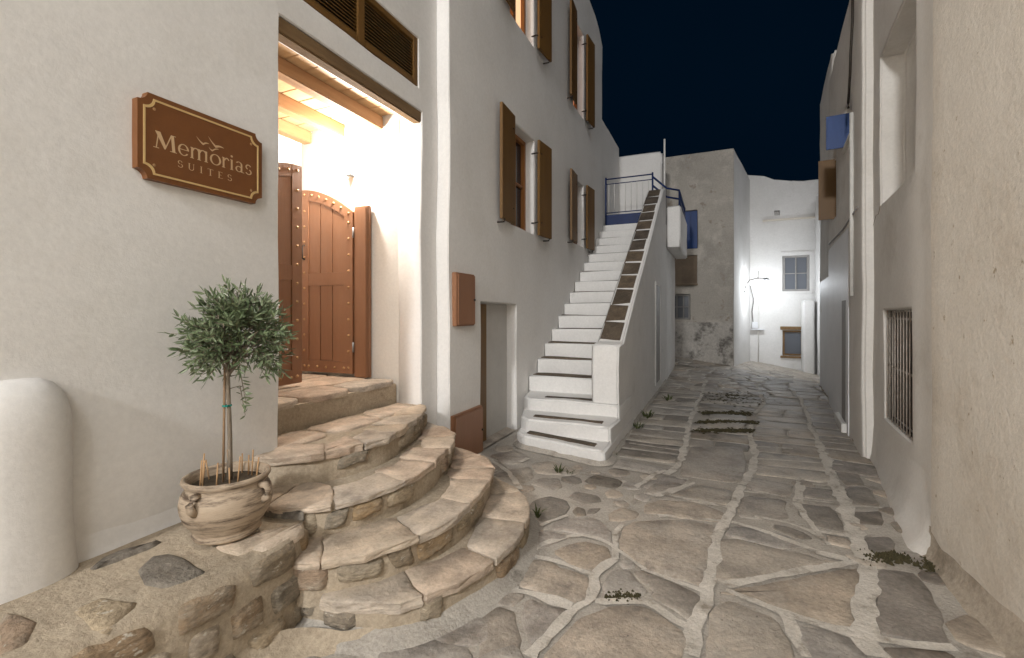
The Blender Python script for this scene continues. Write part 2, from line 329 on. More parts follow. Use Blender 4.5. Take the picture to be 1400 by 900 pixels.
def slab(name, P, ztop, thick, m, parent, jit=0.006, er=0.012, lump=0.004, gz=None, step=0.09, round_k=0.16, grow=0.0, ragged=0.0):
    """one natural stone slab from a plan outline: uneven rim, worn edge, slightly lumpy top"""
    if area(P) < 0: P = P[::-1]
    if grow: P = inset(P, -grow)
    P = densify(chaikin(P, round_k), step)
    P = [(x + noise.noise(Vector((x * 9, y * 9, 3.3))) * jit * 2, y + noise.noise(Vector((x * 9, y * 9, 8.1))) * jit * 2) for x, y in P]
    n = len(P); cx = sum(p[0] for p in P) / n; cy = sum(p[1] for p in P) / n
    Q = inset(P, er); S = [(cx + (x - cx) * 0.55, cy + (y - cy) * 0.55) for x, y in Q]
    tl = .006 if cy < 6.5 else .022
    tx, ty = random.uniform(-tl, tl), random.uniform(-tl, tl)
    if cy > 6.5 and gz: lump *= 2
    def zz(x, y, d): return ztop - d + (gz(x, y) if gz else 0) + noise.noise(Vector((x * 6, y * 6, ztop * 5))) * lump + (x - cx) * tx + (y - cy) * ty
    V = [(x, y, zz(x, y, thick)) for x, y in P]; nr = 3
    if ragged:                                          # split-stone edge: ledges and hollows down the side
        nr = 5
        for q in (.66, .33):
            W_ = inset(P, 0)
            for x, y in W_:
                k = noise.noise(Vector((x * 11, y * 11, ztop * 9 + q * 5))) * ragged + noise.noise(Vector((x * 27, y * 27, q * 9))) * ragged * .6
                L = math.hypot(x - cx, y - cy) or 1; V.append((x + (x - cx) / L * k, y + (y - cy) / L * k, zz(x, y, thick * q)))
    V += [(x, y, zz(x, y, er * 0.75)) for x, y in P] + [(x, y, zz(x, y, 0)) for x, y in Q] + [(x, y, zz(x, y, -.001)) for x, y in S] + [(cx, cy, zz(cx, cy, -.001))]
    Fs = []
    for r in range(nr):
        for i in range(n): Fs.append((r * n + i, r * n + (i + 1) % n, (r + 1) * n + (i + 1) % n, (r + 1) * n + i))
    for i in range(n): Fs.append((nr * n + i, nr * n + (i + 1) % n, (nr + 1) * n))
    o = mk(name, V, Fs, m, parent, True)
    if ragged:
        for p in o.data.polygons[:n * (nr - 1)]: p.use_smooth = False
    return o
def lathe(name, prof, c, m, parent=None, n=40):
    V, Fs = [], []
    for r, z in prof:
        for k in range(n):
            t = 2 * math.pi * k / n; V.append((c[0] + r * math.cos(t), c[1] + r * math.sin(t), c[2] + z))
    for i in range(len(prof) - 1):
        for k in range(n): Fs.append((i * n + k, i * n + (k + 1) % n, (i + 1) * n + (k + 1) % n, (i + 1) * n + k))
    return mk(name, V, Fs, m, parent, True)

def spline(P, n=10):
    out = []
    for i in range(len(P) - 1):
        p0, p1, p2, p3 = P[max(0, i - 1)], P[i], P[i + 1], P[min(len(P) - 1, i + 2)]
        for k in range(n):
            t = k / n
            out.append(tuple(.5 * (2 * p1[a] + (p2[a] - p0[a]) * t + (2 * p0[a] - 5 * p1[a] + 4 * p2[a] - p3[a]) * t * t + (3 * p1[a] - p0[a] - 3 * p2[a] + p3[a]) * t ** 3) for a in (0, 1)))
    return out + [P[-1]]
class Curve:
    def __init__(s, P):
        s.P = spline(P); s.L = [0]
        for a, b in zip(s.P, s.P[1:]): s.L.append(s.L[-1] + math.hypot(b[0] - a[0], b[1] - a[1]))
        s.len = s.L[-1]
    def at(s, d, off=0.0):
        d = max(0, min(s.len - 1e-6, d)); i = 0
        while s.L[i + 1] < d: i += 1
        t = (d - s.L[i]) / (s.L[i + 1] - s.L[i]); a, b = s.P[i], s.P[i + 1]
        tx, ty = b[0] - a[0], b[1] - a[1]; L = math.hypot(tx, ty); nx, ny = ty / L, -tx / L     # outward for a front edge drawn from left (low y) to right
        return (a[0] + (b[0] - a[0]) * t + nx * off, a[1] + (b[1] - a[1]) * t + ny * off), (nx, ny)

# ---------------------------------------------------------------- the ground and the paved street
def smooth(a, b, x):
    t = max(0, min(1, (x - a) / (b - a))); return t * t * (3 - 2 * t)
def gz(x, y):
    s = smooth(10.5, 16.5, y); return s * max(-0.55, min(0.45, -0.17 * (x - 0.3))) + 0.012 * noise.noise(Vector((x * 0.8, y * 0.8, 0)))
def build_ground():
    g = mk('ground', [(-150, -150, -1.3), (150, -150, -1.3), (150, 150, -1.3), (-150, 150, -1.3)], [(0, 1, 2, 3)], 'mortar'); struct(g)
    xs = [-4 + 0.1 * i for i in range(91)]; ys = [-11 + 0.1 * i for i in range(321)]
    V = [(x, y, gz(x, y) + 0.004 * noise.noise(Vector((x * 5, y * 5, 1)))) for y in ys for x in xs]; nx = len(xs)
    Fs = [(j * nx + i, j * nx + i + 1, (j + 1) * nx + i + 1, (j + 1) * nx + i) for j in range(len(ys) - 1) for i in range(nx - 1)]
    return struct(mk('street', V, Fs, 'mortar', None, True))
street = build_ground()

Z1 = lambda L: [gnd(680 + x / 3.75, 660 + y / 3.75) for x, y in L]
Z2 = lambda L: [gnd(1000 + x / 3.75, 660 + y / 3.75) for x, y in L]
Z3 = lambda L: [gnd(640 + x / 4.5, 580 + y / 4.5) for x, y in L]
Z4 = lambda L: [gnd(900 + x / 3.75, 560 + y / 3.75) for x, y in L]
Z0 = lambda L: [gnd(x / 2, 450 + y / 2) for x, y in L]
near = [
 (Z1([(640,235),(700,205),(960,195),(1105,220),(1150,265),(1080,330),(1068,420),(1052,535),(860,475),(740,425),(625,335)]), 0),
 (Z1([(290,205),(360,185),(520,195),(575,250),(585,305),(440,268),(270,235)]), 0),
 (Z1([(180,260),(260,250),(370,283),(215,335),(165,345)]), 0),
 (Z1([(285,360),(440,302),(565,335),(575,400),(510,455),(400,425)]), 0),
 (Z1([(195,400),(260,410),(470,495),(460,590),(400,622),(180,548),(110,535)]), 0),
 (Z1([(150,600),(360,668),(260,755),(180,840),(140,700)]), 0),
 (Z1([(0,645),(85,665),(105,800),(100,930),(-90,940),(-70,700)]), 0),
 (Z1([(350,805),(430,708),(600,648),(750,650),(870,718),(980,795),(945,900),(930,1080),(280,1080),(240,910)]), 0),
 (Z1([(550,540),(605,455),(655,450),(760,560),(735,580),(575,582)]), 0),
 (Z1([(690,460),(760,458),(1030,580),(1000,710),(885,635),(800,590),(805,560)]), 0),
 (Z1([(165,170),(175,100),(260,75),(340,90),(365,130),(345,162),(240,200)]), 1),
 (Z1([(370,78),(400,50),(520,72),(530,100),(440,108)]), 1),
 (Z1([(388,150),(410,128),(440,135),(440,162),(405,168)]), 1),
 (Z1([(455,158),(470,130),(522,128),(505,158)]), 1),
 (Z1([(572,160),(640,132),(720,155),(710,185),(640,198),(585,190)]), 0),
 (Z1([(850,95),(1010,105),(1165,155),(1150,205),(960,180),(745,150),(765,122)]), 0),
 (Z1([(880,68),(1040,15),(1205,45),(1185,118),(1060,104)]), 0),
 (Z1([(745,55),(820,5),(930,8),(955,18),(800,58)]), 0),
 (Z3([(720,360),(780,315),(945,350),(905,405)]), 2),
 (Z3([(1085,390),(1190,325),(1335,338),(1330,365),(1150,405)]), 0),
 (Z3([(890,268),(940,218),(1230,284),(1150,308)]), 0),
 (Z3([(945,198),(1000,138),(1300,184),(1270,248)]), 0),
 (Z3([(380,370),(440,345),(560,345),(575,390),(520,415)]), 0),
 (Z3([(130,195),(290,165),(370,205),(315,245),(230,250)]), 0),
 (Z3([(390,248),(500,232),(620,270),(690,300),(640,318),(420,305)]), 0),
 (Z3([(250,290),(380,270),(400,330),(330,380)]), 0),
 (Z2([(-60,290),(120,315),(440,395),(590,412),(380,434),(150,482),(-80,508),(-92,420)]), 0),
 (Z2([(-60,568),(10,558),(250,512),(640,440),(660,470),(625,600),(622,752),(400,692),(240,640),(40,580)]), 0),
 (Z2([(-100,640),(0,612),(215,700),(315,900),(325,1080),(-160,1080)]), 0),
 (Z2([(330,732),(650,815),(695,920),(715,1080),(440,1080),(400,900)]), 0),
 (Z2([(755,455),(930,468),(1045,640),(1120,830),(1040,838),(765,785),(745,660)]), 1),
 (Z2([(770,850),(1120,880),(1210,1080),(820,1080)]), 1),
 (Z2([(225,215),(300,232),(410,292),(350,290),(218,238)]), 1),
 (Z2([(0,225),(200,255),(390,325),(380,342),(230,332),(-20,275)]), 0),
 (Z4([(445,445),(640,466),(665,555),(590,568),(410,552)]), 0),
 (Z4([(735,486),(895,506),(950,632),(800,600),(725,545)]), 1),
 (Z4([(745,404),(898,415),(900,475),(740,455)]), 0),
 (Z4([(455,352),(685,394),(678,455),(455,412)]), 0),
 (Z4([(995,532),(1135,530),(1160,600),(1035,588)]), 1),
 (Z4([(1048,664),(1185,654),(1212,728),(1080,738)]), 1),
 (Z4([(962,404),(1075,404),(1125,498),(980,492)]), 1),
 (Z4([(915,314),(1010,305),(1065,390),(952,392)]), 1),
 (Z4([(870,648),(975,670),(990,716),(885,688)]), 0),
 (Z4([(105,338),(135,250),(160,192),(430,192),(455,310),(412,380),(200,355)]), 0),
 (Z0([(1045,868),(1150,842),(1285,880),(1300,1040),(1030,1040)]), 0),
 (Z0([(850,848),(920,832),(912,868),(862,884)]), 1),
 (Z0([(1140,858),(1230,805),(1395,788),(1375,842),(1290,862)]), 0),
 (Z0([(1310,900),(1410,870),(1500,1040),(1320,1040)]), 0),
]
stones = []
for P, k in near: stones.append((P, k))
# courses of flags between the long joints further up the street
def lerp_line(pts, y):
    for (y0, x0), (y1, x1) in zip(pts, pts[1:]):
        if y <= y1: return x0 + (x1 - x0) * (y - y0) / (y1 - y0)
    return pts[-1][1]
LA = [(4.0, -1.10), (20, -1.10)]
L0 = [(4.7, -.42), (5.66, -.32), (7.5, -.33), (9.6, -.25), (20, -.2)]
L1 = [(4.6, .19), (5.3, .33), (6.4, .37), (8, .55), (9.2, .75), (20, .8)]
L2 = [(4.6, .92), (5.3, 1.0), (6.4, 1.1), (7.6, 1.2), (9.5, 1.35), (20, 1.6)]
LW = [(4.6, 1.42), (6.4, 1.6), (12.5, 2.2), (20, 3)]
rs = random.Random(21); rows_ = []
for (A, B, ys) in ((LA, L0, 5.02), (L0, L1, 5.72), (L1, L2, 4.98), (L2, LW, 5.36)):
    y = ys; prev = 0.0
    while y < 9.4:
        h = rs.uniform(.26, .48); sl = rs.uniform(-.07, .03); g = rs.choice((.012, .02, .02, .03))
        a0, a1, b0, b1 = lerp_line(A, y), lerp_line(A, y + h), lerp_line(B, y), lerp_line(B, y + h); gl = .022
        if 7.0 < y + h / 2 < 7.9 and A is L0 and 7.15 < y + h and y < 7.75: y += h; prev = sl; continue
        P = [(a0 + gl, y + g - prev / 2), (b0 - gl, y + g + prev / 2), (b1 - gl, y + h - g + sl / 2), (a1 + gl, y + h - g - sl / 2)]
        if b0 - a0 > .62 and rs.random() < .35:
            f = rs.uniform(.4, .6); m0 = (P[0][0] + (P[1][0] - P[0][0]) * f, P[0][1] + (P[1][1] - P[0][1]) * f); m1 = (P[3][0] + (P[2][0] - P[3][0]) * f, P[3][1] + (P[2][1] - P[3][1]) * f)
            stones.append(([P[0], (m0[0] - .012, m0[1]), (m1[0] - .012, m1[1]), P[3]], 0 if A is not L2 else 1)); stones.append(([(m0[0] + .012, m0[1]), P[1], P[2], (m1[0] + .012, m1[1])], rs.choice((0, 1))))
        else: stones.append((P, 1 if (A is L2 or rs.random() < .3) else 0))
        rows_.append(([(a1 + .01, y + h - sl / 2), ((a1 + b1) / 2, y + h + rs.uniform(-.02, .02)), (b1 - .01, y + h + sl / 2)], rs.uniform(.013, .024)))
        y += h; prev = sl
# smaller irregular flags towards the far square: jittered cells clipped against their neighbours
def cell(c, sites, gap, lim=0.6):
    P = [(c[0] - lim, c[1] - lim), (c[0] + lim, c[1] - lim), (c[0] + lim, c[1] + lim), (c[0] - lim, c[1] + lim)]
    for s in sites:
        if s is c: continue
        dx, dy = s[0] - c[0], s[1] - c[1]; d = math.hypot(dx, dy)
        if d > 2 * lim: continue
        nx, ny = dx / d, dy / d; k = d / 2 - gap; out = []
        for i in range(len(P)):
            a, b = P[i], P[(i + 1) % len(P)]
            da = (a[0] - c[0]) * nx + (a[1] - c[1]) * ny - k; db = (b[0] - c[0]) * nx + (b[1] - c[1]) * ny - k
            if da <= 0: out.append(a)
            if da * db < 0:
                t = da / (da - db); out.append((a[0] + (b[0] - a[0]) * t, a[1] + (b[1] - a[1]) * t))
        P = out
        if len(P) < 3: return None
    return P
def xr(y): return 1.25 if y < 3.79 else 1.29 + 0.1 * (y - 3.79)
sites = []
y = 9.5
while y < 17.8:
    x = -1.2 if y < 11 else -2.6
    while x < xr(y) + (0.2 if y < 12.6 else 1.6):
        sites.append((x + rs.uniform(-.12, .12), y + rs.uniform(-.1, .1))); x += rs.uniform(.36, .62)
    y += .40
for s in sites:
    P = cell(s, sites, rs.choice((.012, .018, .03)))
    if P and s[1] > 9.75 and -1.0 < s[0] + (0.0 if s[1] < 11.5 else 9): stones.append((P, rs.choice((0, 0, 1))))
def dist_poly(p, P):
    best = 9; inside = False
    for i in range(len(P)):
        a, b = P[i], P[(i + 1) % len(P)]; dx, dy = b[0] - a[0], b[1] - a[1]; L = dx * dx + dy * dy or 1e-9
        t = max(0, min(1, ((p[0] - a[0]) * dx + (p[1] - a[1]) * dy) / L)); best = min(best, math.hypot(p[0] - a[0] - t * dx, p[1] - a[1] - t * dy))
        if (a[1] > p[1]) != (b[1] > p[1]) and p[0] < a[0] + (p[1] - a[1]) * dx / dy: inside = not inside
    return -best if inside else best
fill = []
for k in range(2600):                                   # small stones pressed into the wide mortar pockets
    p = (rs.uniform(-2.3, 1.45), rs.uniform(0.9, 5.9))
    if p[0] > xr(p[1]) - .05: continue
    if p[1] > 4.5 and p[0] < -1.05 and p[0] + p[1] > 2.6: continue
    if p[0] < -1.1 and 1.5 < p[1] < 3.5 and math.hypot(p[0] + 2.1, (p[1] - 2.45)) < 1.12: continue
    d = 9
    for P, _ in stones:
        if abs(P[0][0] - p[0]) < 1.6 and abs(P[0][1] - p[1]) < 1.6: d = min(d, dist_poly(p, P))
        if d < .07: break
    if d < .07 or any(math.hypot(p[0] - q[0], p[1] - q[1]) < r + d * .8 + .03 for q, r in fill): continue
    r = min(d - .012, .22)
    if r < .075 and rs.random() < .7: continue
    fill.append((p, r))
    n = rs.randint(5, 7); a0 = rs.uniform(0, 6)
    stones.append(([(p[0] + r * rs.uniform(.75, 1.05) * math.cos(a0 + i * 6.283 / n), p[1] + r * rs.uniform(.75, 1.05) * math.sin(a0 + i * 6.283 / n)) for i in range(n)], rs.choice((0, 0, 1))))
ranked = sorted(stones, key=lambda s: sum(p[1] for p in s[0]) / len(s[0]))
far_rest = []
for i, (P, k) in enumerate(ranked):
    cy = sum(p[1] for p in P) / len(P)
    if i < 296: slab('flagstone', P, rs.uniform(.006, .010), .05, ('flag', 'flag_dark', 'slate')[k], street, jit=.014, gz=gz, step=.07 if cy < 5 else .15, lump=.005, er=.008, round_k=.12, grow=.012 if cy < 5 else .004)
    else: far_rest.append(slab('flagstone', P, rs.uniform(.006, .010), .05, 'flag', street, jit=.012, gz=gz, step=.3, er=.008))
if far_rest:
    V, Fs = merge([([v.co for v in o.data.vertices], [tuple(p.vertices) for p in o.data.polygons]) for o in far_rest])
    for o in far_rest: bpy.data.objects.remove(o)
    mk('small_flagstones', V, Fs, 'flag', street, True)['kind'] = 'stuff'
# whitewashed joints laid over the mortar
def joint(pts, w0=.024, w1=.024, zl=.0105):
    c = Curve(pts); n = max(4, int(c.len / .05)); V = []
    for i in range(n + 1):
        d = c.len * i / n; ww = (w0 + (w1 - w0) * i / n)
        for sgn in (-1, 1):
            (x, y), nn = c.at(d); k = ww * (1 + .7 * noise.noise(Vector((x * 7 + (5 if sgn > 0 else 0), y * 7, 2))) + .5 * noise.noise(Vector((x * 23, y * 23 + (7 if sgn > 0 else 0), 4)))) * sgn
            x, y = x + nn[0] * k, y + nn[1] * k; V.append((x, y, gz(x, y) + zl + noise.noise(Vector((x * 14, y * 14, 0))) * .0012))
    Fs = [(i * 2, i * 2 + 1, i * 2 + 3, i * 2 + 2) for i in range(n)]
    mk('painted_joint', V, Fs, 'joint', street, True)
def build_joints():
    for L, a, b in (([(1005,905),(1030,720),(1080,540),(1105,420),(1130,270),(1190,170),(1255,20)], .034, .036), ([(160,905),(380,670),(480,610),(500,480),(600,400)], .03, .028), ([(600,400),(590,330),(420,275),(190,350),(80,560)], .018, .03),
        ([(60,560),(180,580),(380,645)], .018, .036), ([(170,385),(300,410),(480,480)], .02, .02), ([(500,620),(640,622),(780,625),(900,700),(1000,770)], .024, .03), ([(740,450),(900,510),(1050,560)], .012, .024), ([(640,220),(610,260),(605,340),(610,400)], .016, .022), ([(220,225),(360,172)], .018, .014), ([(760,455),(600,340)], .012, .016)):
        joint(Z1(L), a, b)
    for L, a, b in (([(-30,532),(250,482),(640,415)], .032, .030), ([(-30,560),(240,662),(450,735),(680,800)], .022, .034), ([(270,680),(330,800),(390,905)], .03, .034), ([(760,905),(690,790),(690,600),(705,450),(645,310),(600,170),(540,20)], .048, .05), ([(690,795),(900,835),(1150,860)], .03, .024), ([(0,208),(200,268),(440,362),(600,402)], .022, .03), ([(80,50),(280,80)], .016, .016), ([(350,92),(540,115)], .014, .018), ([(610,132),(770,136)], .016, .014), ([(380,250),(620,285)], .018, .018), ([(330,110),(400,210),(500,330)], .03, .014), ([(120,180),(330,225),(480,305)], .016, .016)):
        joint(Z2(L), a, b)
    for L, a, b in (([(425,390),(480,320),(490,220),(470,130),(480,60)], .036, .03), ([(40,340),(100,290),(135,200),(155,90),(185,10)], .036, .034), ([(715,480),(735,350)], .034, .03), ([(820,165),(870,290),(905,400)], .04, .048), ([(0,450),(180,380),(90,355)], .024, .012), ([(40,440),(360,505)], .02, .022), ([(500,330),(890,375)], .016, .018), ([(500,255),(1000,292)], .018, .014), ([(730,385),(920,402)], .016, .018), ([(440,425),(640,452)], .016, .016), ([(500,195),(910,220)], .014, .012), ([(490,142),(920,160)], .016, .014), ([(0,550),(100,550)], .02, .02), ([(150,555),(340,580)], .016, .02)):
        joint(Z4(L), a, b)
    for L, a, b in (([(930,205),(1270,262)], .018, .02), ([(990,120),(1310,165)], .018, .014), ([(890,270),(1150,315)], .018, .018), ([(1020,400),(1180,300),(1260,290),(1330,170)], .028, .034), ([(950,355),(1010,395)], .018, .022), ([(1140,450),(1350,380)], .03, .024), ([(60,180),(230,290),(320,410)], .022, .026), ([(320,240),(370,215)], .03, .024)):
        joint(Z3(L), a, b)
    for P, ww in rows_: joint(P, ww, ww * .9, .0098)
    for L, a in ((L0, 7.6), (L1, 8.0), (L2, 6.5)):
        P = []; y = a
        while y < 11.6: P.append((lerp_line(L, y) + .07 * noise.noise(Vector((y * 1.3, L[0][1], 0))), y)); y += .3
        joint(P, .026, .032, .0108)
    r_ = random.Random(4)
    for k in range(46):                                     # broken whitewashed joints among the small far flags
        y = r_.uniform(9.5, 15.5); x = r_.uniform(-.9, min(2.0, xr(y) - .1)) if y < 12 else r_.uniform(-1.6, 2.6); l = r_.uniform(.25, .6); sl = r_.uniform(-.12, .06)
        if r_.random() < .3: joint([(x, y), (x + .05, y + l * .6), (x + .02, y + l * 1.2)], .02, .018, .012)
        else: joint([(x, y), (x + l / 2, y + sl / 2 + .03), (x + l, y + sl)], .02, .018, .012)
# the mossy drain cover in the middle of the street
mc = [gnd(955, 578), gnd(1028, 578), gnd(1022, 592), gnd(962, 592), gnd(962, 566), gnd(1025, 568)]
mp = [gnd(950, 580), gnd(1036, 580), gnd(1030, 564), gnd(962, 562)]
drain = thing('drain_cover', (0.3, 7.1, 0), 'old stone drain cover rimmed with dark moss in the middle of the alley', 'drain cover')
slab('stone', [gnd(962, 585), gnd(1016, 589), gnd(1020, 581), gnd(964, 578)], .024, .06, 'flag', drain, jit=.01)
slab('stone', [gnd(968, 575), gnd(1024, 578), gnd(1020, 570), gnd(970, 568)], .024, .06, 'flag', drain, jit=.01)

# ---------------------------------------------------------------- hotel house (near left)
X1, X2 = -2.57, -2.43
hotel = thing('hotel_house', (-3.6, 1.0, 0), 'white plastered house with brightly lit doorway, beamed porch ceiling and brown louvred vent', 'house')
wall('wall', (X1, 0, 0), (0, 1, 0), (1, 0, 0), -11.0, 3.93, -0.2, 7.4, [(2.10, 3.66, 0.3, 3.46, .26), (2.09, 3.61, 3.68, 4.14, .07)], .26, 'plaster', hotel)
# wall end return is covered by the next house; porch room
box('porch_wall', -4.30, X1 - .262, 3.668, 3.90, 0.3, 3.75, 'porch', hotel, .01)
box('porch_wall', -4.30, X1 - .262, 1.70, 1.95, 0.3, 3.75, 'porch', hotel, .01)
box('porch_wall', -4.35, -4.12, 1.953, 3.652, 0.3, 3.75, 'porch', hotel, .01)
box('roof_slab', -4.36, X1 - .266, 1.68, 3.92, 3.755, 3.95, 'porch', hotel)
box('lintel', X1 - .10, X1 - .004, 2.06, 3.69, 3.36, 3.466, 'lintel', hotel, .012, wob=.012)
for i in range(9):
    y0 = 1.955 + i * .1885
    box('ceiling_plank', -4.118, X1 - .262, y0 + .003, y0 + .1855, 3.498, 3.52, 'plank', hotel, .004)
for x in (-3.02, -3.52, -3.98):
    box('ceiling_beam', x - .115, x, 1.952, 3.66, 3.375, 3.497, 'beam', hotel, .008, wob=.006)
box('porch_floor', -4.118, -2.852, 1.952, 3.653, 0.30, 0.862, 'step_mortar', hotel, .01)
fl = [[(-2.845, 1.96), (-2.845, 2.55), (-3.25, 2.5), (-3.3, 1.96)], [(-2.84, 2.58), (-2.84, 3.05), (-3.2, 3.1), (-3.28, 2.53)], [(-2.845, 3.08), (-2.845, 3.64), (-3.12, 3.64), (-3.2, 3.13)],
      [(-3.33, 1.96), (-3.28, 2.5), (-3.31, 2.56), (-3.9, 2.7), (-4.1, 2.3), (-4.1, 1.96)], [(-3.24, 3.12), (-3.15, 3.64), (-3.62, 3.64), (-3.7, 3.2), (-3.32, 2.6)], [(-3.74, 3.2), (-3.66, 3.64), (-4.1, 3.64), (-4.1, 2.74), (-3.4, 2.66)]]
for P in fl: slab('floor_stone', P, .902, .05, 'tread', hotel, jit=.008, step=.12)
# louvred vent over the door
vent = box('vent_shutter', X1 - .068, X1 - .055, 2.092, 3.608, 3.682, 4.138, 'dark', hotel)
for (a, b) in ((2.093, 2.155), (2.815, 2.895), (3.545, 3.607)): box('vent_stile', X1 - .052, X1 - .006, a, b, 3.684, 4.136, 'shutter', vent, .004)
for (a, b) in ((2.157, 2.813), (2.897, 3.543)):
    for z in (3.684, 4.082): box('vent_rail', X1 - .052, X1 - .008, a, b, z, z + .054, 'shutter', vent, .004)
    for k in range(12):
        z = 3.742 + k * .0283
        V = [(X1 - .048, a, z + .022), (X1 - .014, a, z), (X1 - .014, a, z + .007), (X1 - .048, a, z + .029)]; V += [(v[0], b, v[2]) for v in V]
        mk('louvre_slat', V, [(0, 1, 5, 4), (1, 2, 6, 5), (2, 3, 7, 6), (3, 0, 4, 7), (3, 2, 1, 0), (4, 5, 6, 7)], 'shutter', vent)
# rounded buttress at the far left
def buttress():
    V, Fs = [], []; cy, ry, rx, H = .87, .185, .15, 1.29; nA, nZ = 18, 16
    for j in range(nZ + 1):
        if j <= 10: z, s = .25 + (1.08 - .25) * j / 10, 1.0
        else: a = (j - 10) / 6 * math.pi / 2; z, s = 1.08 + (H - 1.08) * math.sin(a), max(.02, math.cos(a) ** .62)
        fl_ = 1 + .25 * max(0, (.75 - z) / .5) ** 2
        for i in range(nA + 1):
            a = -math.pi / 2 + math.pi * i / nA; ca, sa = math.cos(a), math.sin(a)
            p = Vector((X1 - .03 + (rx * fl_) * s * abs(ca) ** .75, cy + ry * fl_ * s * math.copysign(abs(sa) ** .8, sa), z)); p += nv(p, 3) * .008
            V.append(p)
    for j in range(nZ):
        for i in range(nA): k = j * (nA + 1) + i; Fs.append((k, k + 1, k + nA + 2, k + nA + 1))
    return mk('buttress', V, Fs, 'plaster', hotel, True)
buttress()
# plaster flare along the foot of the wall above the bench
def skirt(name, pts, nrm, h, d, m, parent, z0):
    V, Fs = [], []
    prof = [(d, -.15), (d, 0), (d * .62, h * .12), (d * .3, h * .36), (d * .1, h * .68), (-.012, h)]
    for p in pts:
        k = p[2] if len(p) > 2 else 1
        for (a, b) in prof:
            q = Vector((p[0] + nrm[0] * a * (k if a > 0 else 1), p[1] + nrm[1] * a * (k if a > 0 else 1), z0 + b)); V.append(q + nv(q, 4) * .008)
    n = len(prof)
    for i in range(len(pts) - 1):
        for j in range(n - 1): Fs.append((i * n + j, (i + 1) * n + j, (i + 1) * n + j + 1, i * n + j + 1))
    return mk(name, V, Fs, m, parent, True)
skirt('plaster_skirt', [(X1, -1 + .1 * i, 1 - .5 * smooth(1.2, 2.0, -1 + .1 * i)) for i in range(31)], (1, 0), .12, .035, 'plaster', hotel, .45)

# gate leaves
def leaf(mirror, hinge, rot, left):
    s = -1 if not mirror else 1                        # local: leaf runs from the hinge along s*Y, front faces +X
    Mx = Matrix.Translation(hinge) @ Matrix.Rotation(rot, 4, 'Z'); W, T = .69, .05
    def top(a): return 1.66 + .285 * math.sin(min(1, a / W) * math.pi / 2) ** .9
    def panel(name, a0, a1, z0, z1f, x0, x1, parent, n=8, m='brown'):
        V = []
        for i in range(n + 1):
            a = a0 + (a1 - a0) * i / n; zt = z1f(a) if callable(z1f) else z1f
            for (x, z) in ((x0, z0), (x1, z0), (x1, zt), (x0, zt)): V.append(Mx @ Vector((x, s * a, z)))
        Fs = [(3, 2, 1, 0), tuple(4 * n + q for q in range(4))]
        for i in range(n):
            for q in range(4): Fs.append((4 * i + q, 4 * i + (q + 1) % 4, 4 * i + 4 + (q + 1) % 4, 4 * i + 4 + q))
        return mk(name, V, Fs, m, parent)
    d = panel('gate_leaf', .0, W, .03, top, -T, -.018, hotel)
    panel('stile', 0, .105, .03, top, -.018, 0, d); panel('stile', W - .105, W, .03, top, -.018, 0, d)
    panel('rail', .106, W - .106, .03, .15, -.018, -.001, d)
    panel('rail', .106, W - .106, .93, 1.06, -.018, -.003, d)
    top_in = lambda a: top(a) - .11
    n = 8; V = []
    for i in range(n + 1):
        a = .106 + (W - .212) * i / n
        for (x, z) in ((-.018, top_in(a)), (-.001, top_in(a)), (-.001, top(a)), (-.018, top(a))): V.append(Mx @ Vector((x, s * a, z)))
    Fs = [(3, 2, 1, 0), tuple(4 * n + q for q in range(4))]
    for i in range(n):
        for q in range(4): Fs.append((4 * i + q, 4 * i + (q + 1) % 4, 4 * i + 4 + (q + 1) % 4, 4 * i + 4 + q))
    mk('rail', V, Fs, 'brown', d)
    pw = (W - .212) / 3
    for k in range(3):
        a0 = .106 + k * pw + .005; a1 = a0 + pw - .010
        panel('plank', a0, a1, .152, .928, -.018, -.009, d, 2); panel('plank', a0, a1, 1.062, top_in, -.018, -.009, d, 3)
    st = []
    def stud(a, z):
        c = Mx @ Vector((0, s * a, z)); vs = [Mx @ Vector((.011, s * a, z))]
        for rr, dx in ((.012, .006), (.0155, -.002)):
            for q in range(8): t = q * math.pi / 4; vs.append(Mx @ Vector((dx, s * a + rr * math.cos(t), z + rr * math.sin(t))))
        fs = [(0, 1 + q, 1 + (q + 1) % 8) for q in range(8)] + [(1 + q, 9 + q, 9 + (q + 1) % 8, 1 + (q + 1) % 8) for q in range(8)]
        st.append((vs, fs))
    for k in range(11):
        z = .09 + k * .163
        for a in (.052, W - .052):
            if z < top(a) - .03: stud(a, z)
    for k in range(5): stud(.052 + (W - .104) * (k + .5) / 5, .085)
    for k in range(7): a = .052 + (W - .104) * k / 6; stud(a, top(a) - .05)
    V, Fs = merge(st); mk('studs', V, Fs, 'brass', d, True)
    h = [Mx @ Vector((x, s * (W - .055), z)) for x, z in ((0, 1.36), (.03, 1.35), (.035, 1.28), (.03, 1.22), (0, 1.21))]
    if not left: tube('handle', h, .009, 'iron', d, 6)
    for z in (.3, 1.45):
        c = [Mx @ Vector((.004, -s * .012, z - .05)), Mx @ Vector((.004, -s * .012, z + .05))]; tube('hinge', c, .010, 'metal', d, 6)
leaf(False, Vector((-3.35, 3.585, .905)), R(-88), False)
leaf(True, Vector((-3.34, 2.29, .905)), R(2), True)
box('door_jamb', -3.345, -3.165, 3.60, 3.653, .905, 2.62, 'brown', hotel, .006)
box('door_jamb', -3.30, -3.165, 3.572, 3.598, .907, 2.60, 'brown', hotel, .006)
box('door_jamb', -3.36, -3.18, 1.955, 2.27, .905, 2.62, 'brown', hotel, .006)

